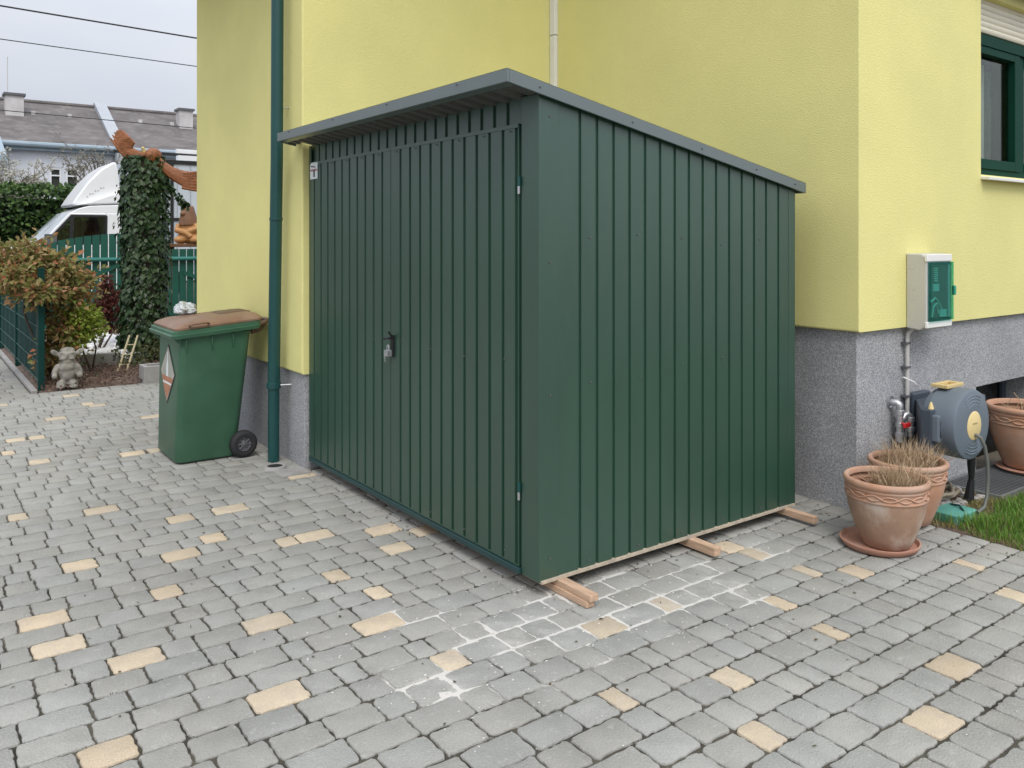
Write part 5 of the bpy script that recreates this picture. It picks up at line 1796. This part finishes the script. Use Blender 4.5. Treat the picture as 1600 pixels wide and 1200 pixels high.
# bare tree and blossom bush
def bare_tree(t, base, h, spread, n, leafm, nl):
    tw, lv = MB(), MB()
    base = Vector(base)
    tw.tube([base, base + Vector((.05, 0, h * .35)), base + Vector((0, .05, h * .55))], [.10, .07, .05], 8)
    ends = []
    for i in range(n):
        a = rnd(0, 6.28)
        s = base + Vector((0, 0, h * rnd(.3, .6)))
        e = base + Vector((spread * math.cos(a) * rnd(.4, 1), spread * math.sin(a) * rnd(.4, 1), h * rnd(.6, 1)))
        m_ = s.lerp(e, .5) + Vector((0, 0, .15 * h * rnd(-.3, 1)))
        tw.tube([s, m_, e], [.03, .02, .008], 5)
        for k in range(6):
            q = m_.lerp(e, rnd(0, 1)); r_ = q + (rdir() + Vector((0, 0, .25))) * rnd(.25, .6)
            tw.tube([q, q.lerp(r_, .5) + rdir() * .05, r_], [.012, .008, .005], 4)
            ends.append((q, r_))
    for i in range(nl):
        q, r_ = random.choice(ends)
        lv.leaf(q.lerp(r_, rnd(.2, 1.1)) + rdir() * .07, rdir(), rdir(), rnd(.05, .10), rnd(.04, .08), .2)
    tw.build('branches', M['twig'], t)
    lv.build('buds', leafm, t)
bt = thing('bare_tree', 'bare twiggy tree in front of the white house windows', 'tree', (5.35, 30.3, 0))
bare_tree(bt, (5.35, 30.3, 0), 4.9, 1.25, 34, leaf_mat('grey_buds', [(.22, .21, .17), (.33, .32, .27), (.17, .16, .12)], .9), 1500)
bb_ = thing('blossom_bush', 'pale blossoming bush above the hedge at the left edge', 'bush', (2.7, 28.8, 0))
bare_tree(bb_, (2.7, 28.8, 0), 4.15, 1.15, 34, M['blossom'], 4200)

# ------------------------------------------------------------------ far house
def far_house(label, x0, x1, windows, chim, name='row_house'):
    t = thing(name, label, 'house', ((x0 + x1) / 2, 38, 0), 'row houses across the street')
    b = MB()
    b.quad((x0, 34, 0), (x1, 34, 0), (x1, 34, 5.1), (x0, 34, 5.1)) if not windows else None
    if windows:
        wz0, wz1 = windows[0][2], windows[0][3]
        xs = [x0] + [q for wd in windows for q in (wd[0], wd[1])] + [x1]
        b.quad((x0, 34, 0), (x1, 34, 0), (x1, 34, wz0), (x0, 34, wz0)); b.quad((x0, 34, wz1), (x1, 34, wz1), (x1, 34, 5.1), (x0, 34, 5.1))
        for i in range(0, len(xs), 2):
            b.quad((xs[i], 34, wz0), (xs[i + 1], 34, wz0), (xs[i + 1], 34, wz1), (xs[i], 34, wz1))
    b.quad((x0, 34, 0), (x0, 42, 0), (x0, 42, 5.1), (x0, 34, 5.1)); b.quad((x1, 34, 0), (x1, 42, 0), (x1, 42, 5.1), (x1, 34, 5.1))
    b.quad((x0, 42, 0), (x1, 42, 0), (x1, 42, 5.1), (x0, 42, 5.1))
    b.build('wall', M['housewhite'], t)
    b = MB()
    b.add([(x0, 33.75, 4.98), (x1, 33.75, 4.98), (x1, 38, 7.08), (x0, 38, 7.08), (x0, 42.25, 4.98), (x1, 42.25, 4.98)], [(0, 1, 2, 3), (3, 2, 5, 4)])
    roof = b.build('roof', M['rooftile'], t)
    b = MB(); b.tube([(x0, 38, 7.10), (x1, 38, 7.10)], .09, 8); b.build('ridge_tiles', M['rooftile'], roof, smooth=True)
    x = x0 + 1.0
    vt = MB()
    while x < x1:
        vt.box(x, x + .14, 36.65, 36.9, 6.42, 6.56); x += 1.25
    vt.build('roof_vents', M['chimney'], roof)
    b = MB(); b.tube([(x0, 33.68, 4.98), (x1, 33.68, 4.98)], .10, 10); b.box(x0, x1, 33.76, 33.99, 4.78, 4.90)
    b.build('gutter', M['gutterblue'], t, smooth=True)
    for wd in windows:
        f_ = MB()
        a, c, z0, z1 = wd
        f_.box(a, a + .07, 34.02, 34.1, z0, z1); f_.box(c - .07, c, 34.02, 34.1, z0, z1)
        f_.box(a + .07, c - .07, 34.02, 34.1, z0, z0 + .07); f_.box(a + .07, c - .07, 34.02, 34.1, z1 - .07, z1); f_.box(a + .07, c - .07, 34.02, 34.1, (z0 + z1) / 2 + .1, (z0 + z1) / 2 + .15)
        wo = f_.build('window', M['truck'], t)
        f_ = MB(); f_.box(a, c, 34.12, 34.13, z0, z1); f_.build('pane', mat('far_pane', (.05, .055, .05), .15), wo)
    for xc, s in chim:
        b = MB(); b.box(xc - s, xc + s, 36.4, 37.0, 5.9, 7.06)
        co = b.build('chimney', M['chimney'], roof)
        b = MB(); b.box(xc - s - .06, xc + s + .06, 36.33, 37.07, 7.061, 7.15); b.build('chimney_cap', M['chrome'], co)
    return t
far_house('white row house left of the pale party wall with weathered roof and windows', -12, 6.40, [(4.28, 4.68, 3.4, 4.22), (4.80, 5.25, 3.4, 4.22)], [(3.43, .30)])
far_house('white row house right of the pale party wall behind the eagle', 6.85, 26, [], [(9.67, .27)])
b = MB()
b.prism([(33.4, 4.85), (38, 7.32), (42.4, 4.9), (42.4, 0), (33.4, 0)], 'x', 6.41, 6.84)
tag(b.build('party_wall', M['parapet']), 'pale party wall running down the roofs between the row houses', 'wall')
an_ = MB(); an_.tube([(3.25, 37, 6.5), (3.25, 37, 8.6)], .015, 5)
tag(an_.build('roof_aerial', M['chimney']), 'thin aerial on the roof at the left chimney', 'aerial')
pr_ = thing('porch', 'pale blue porch roof at the left edge in front of the row house', 'porch', (2.0, 32.8, 0))
b = MB(); b.prism([(31.6, 4.35), (33.75, 5.2), (33.75, 5.1), (31.6, 4.25)], 'x', -2, 2.75)
b.build('porch_roof', M['gutterblue'], pr_)
b = MB(); b.box(-2, 3.0, 31.9, 33.7, 0, 3.9); b.build('porch_wall', M['housewhite'], pr_)
b = MB(); b.box(-2, 2.78, 31.55, 31.7, 4.12, 4.27); b.box(-2, 2.78, 31.8, 31.95, 3.9, 4.05); b.build('porch_gutter', M['gutterblue'], pr_)
# ------------------------------------------------------------------ overhead cables
def wire(label, y, za, zb_, r, sag=.05):
    m_ = MB()
    pts = []
    xa, xb = -10, 16
    for i in range(25):
        t = i / 24
        x = xa + (xb - xa) * t
        pts.append((x, y, za + (zb_ - za) * (x - 1.95) / 4.7 - sag * 4 * t * (1 - t) + sag))
    m_.tube(pts, r, 6)
    tag(m_.build('overhead_cable', M['black'], smooth=True), label, 'cable', 'overhead cables across the street')
wire('topmost thick overhead cable crossing the sky', 24, 7.38, 7.25, .022)
wire('second thin overhead cable in the sky', 24.2, 6.60, 6.50, .013)
wire('thin overhead cable crossing before the weathered roof', 24.4, 4.86, 4.78, .012)
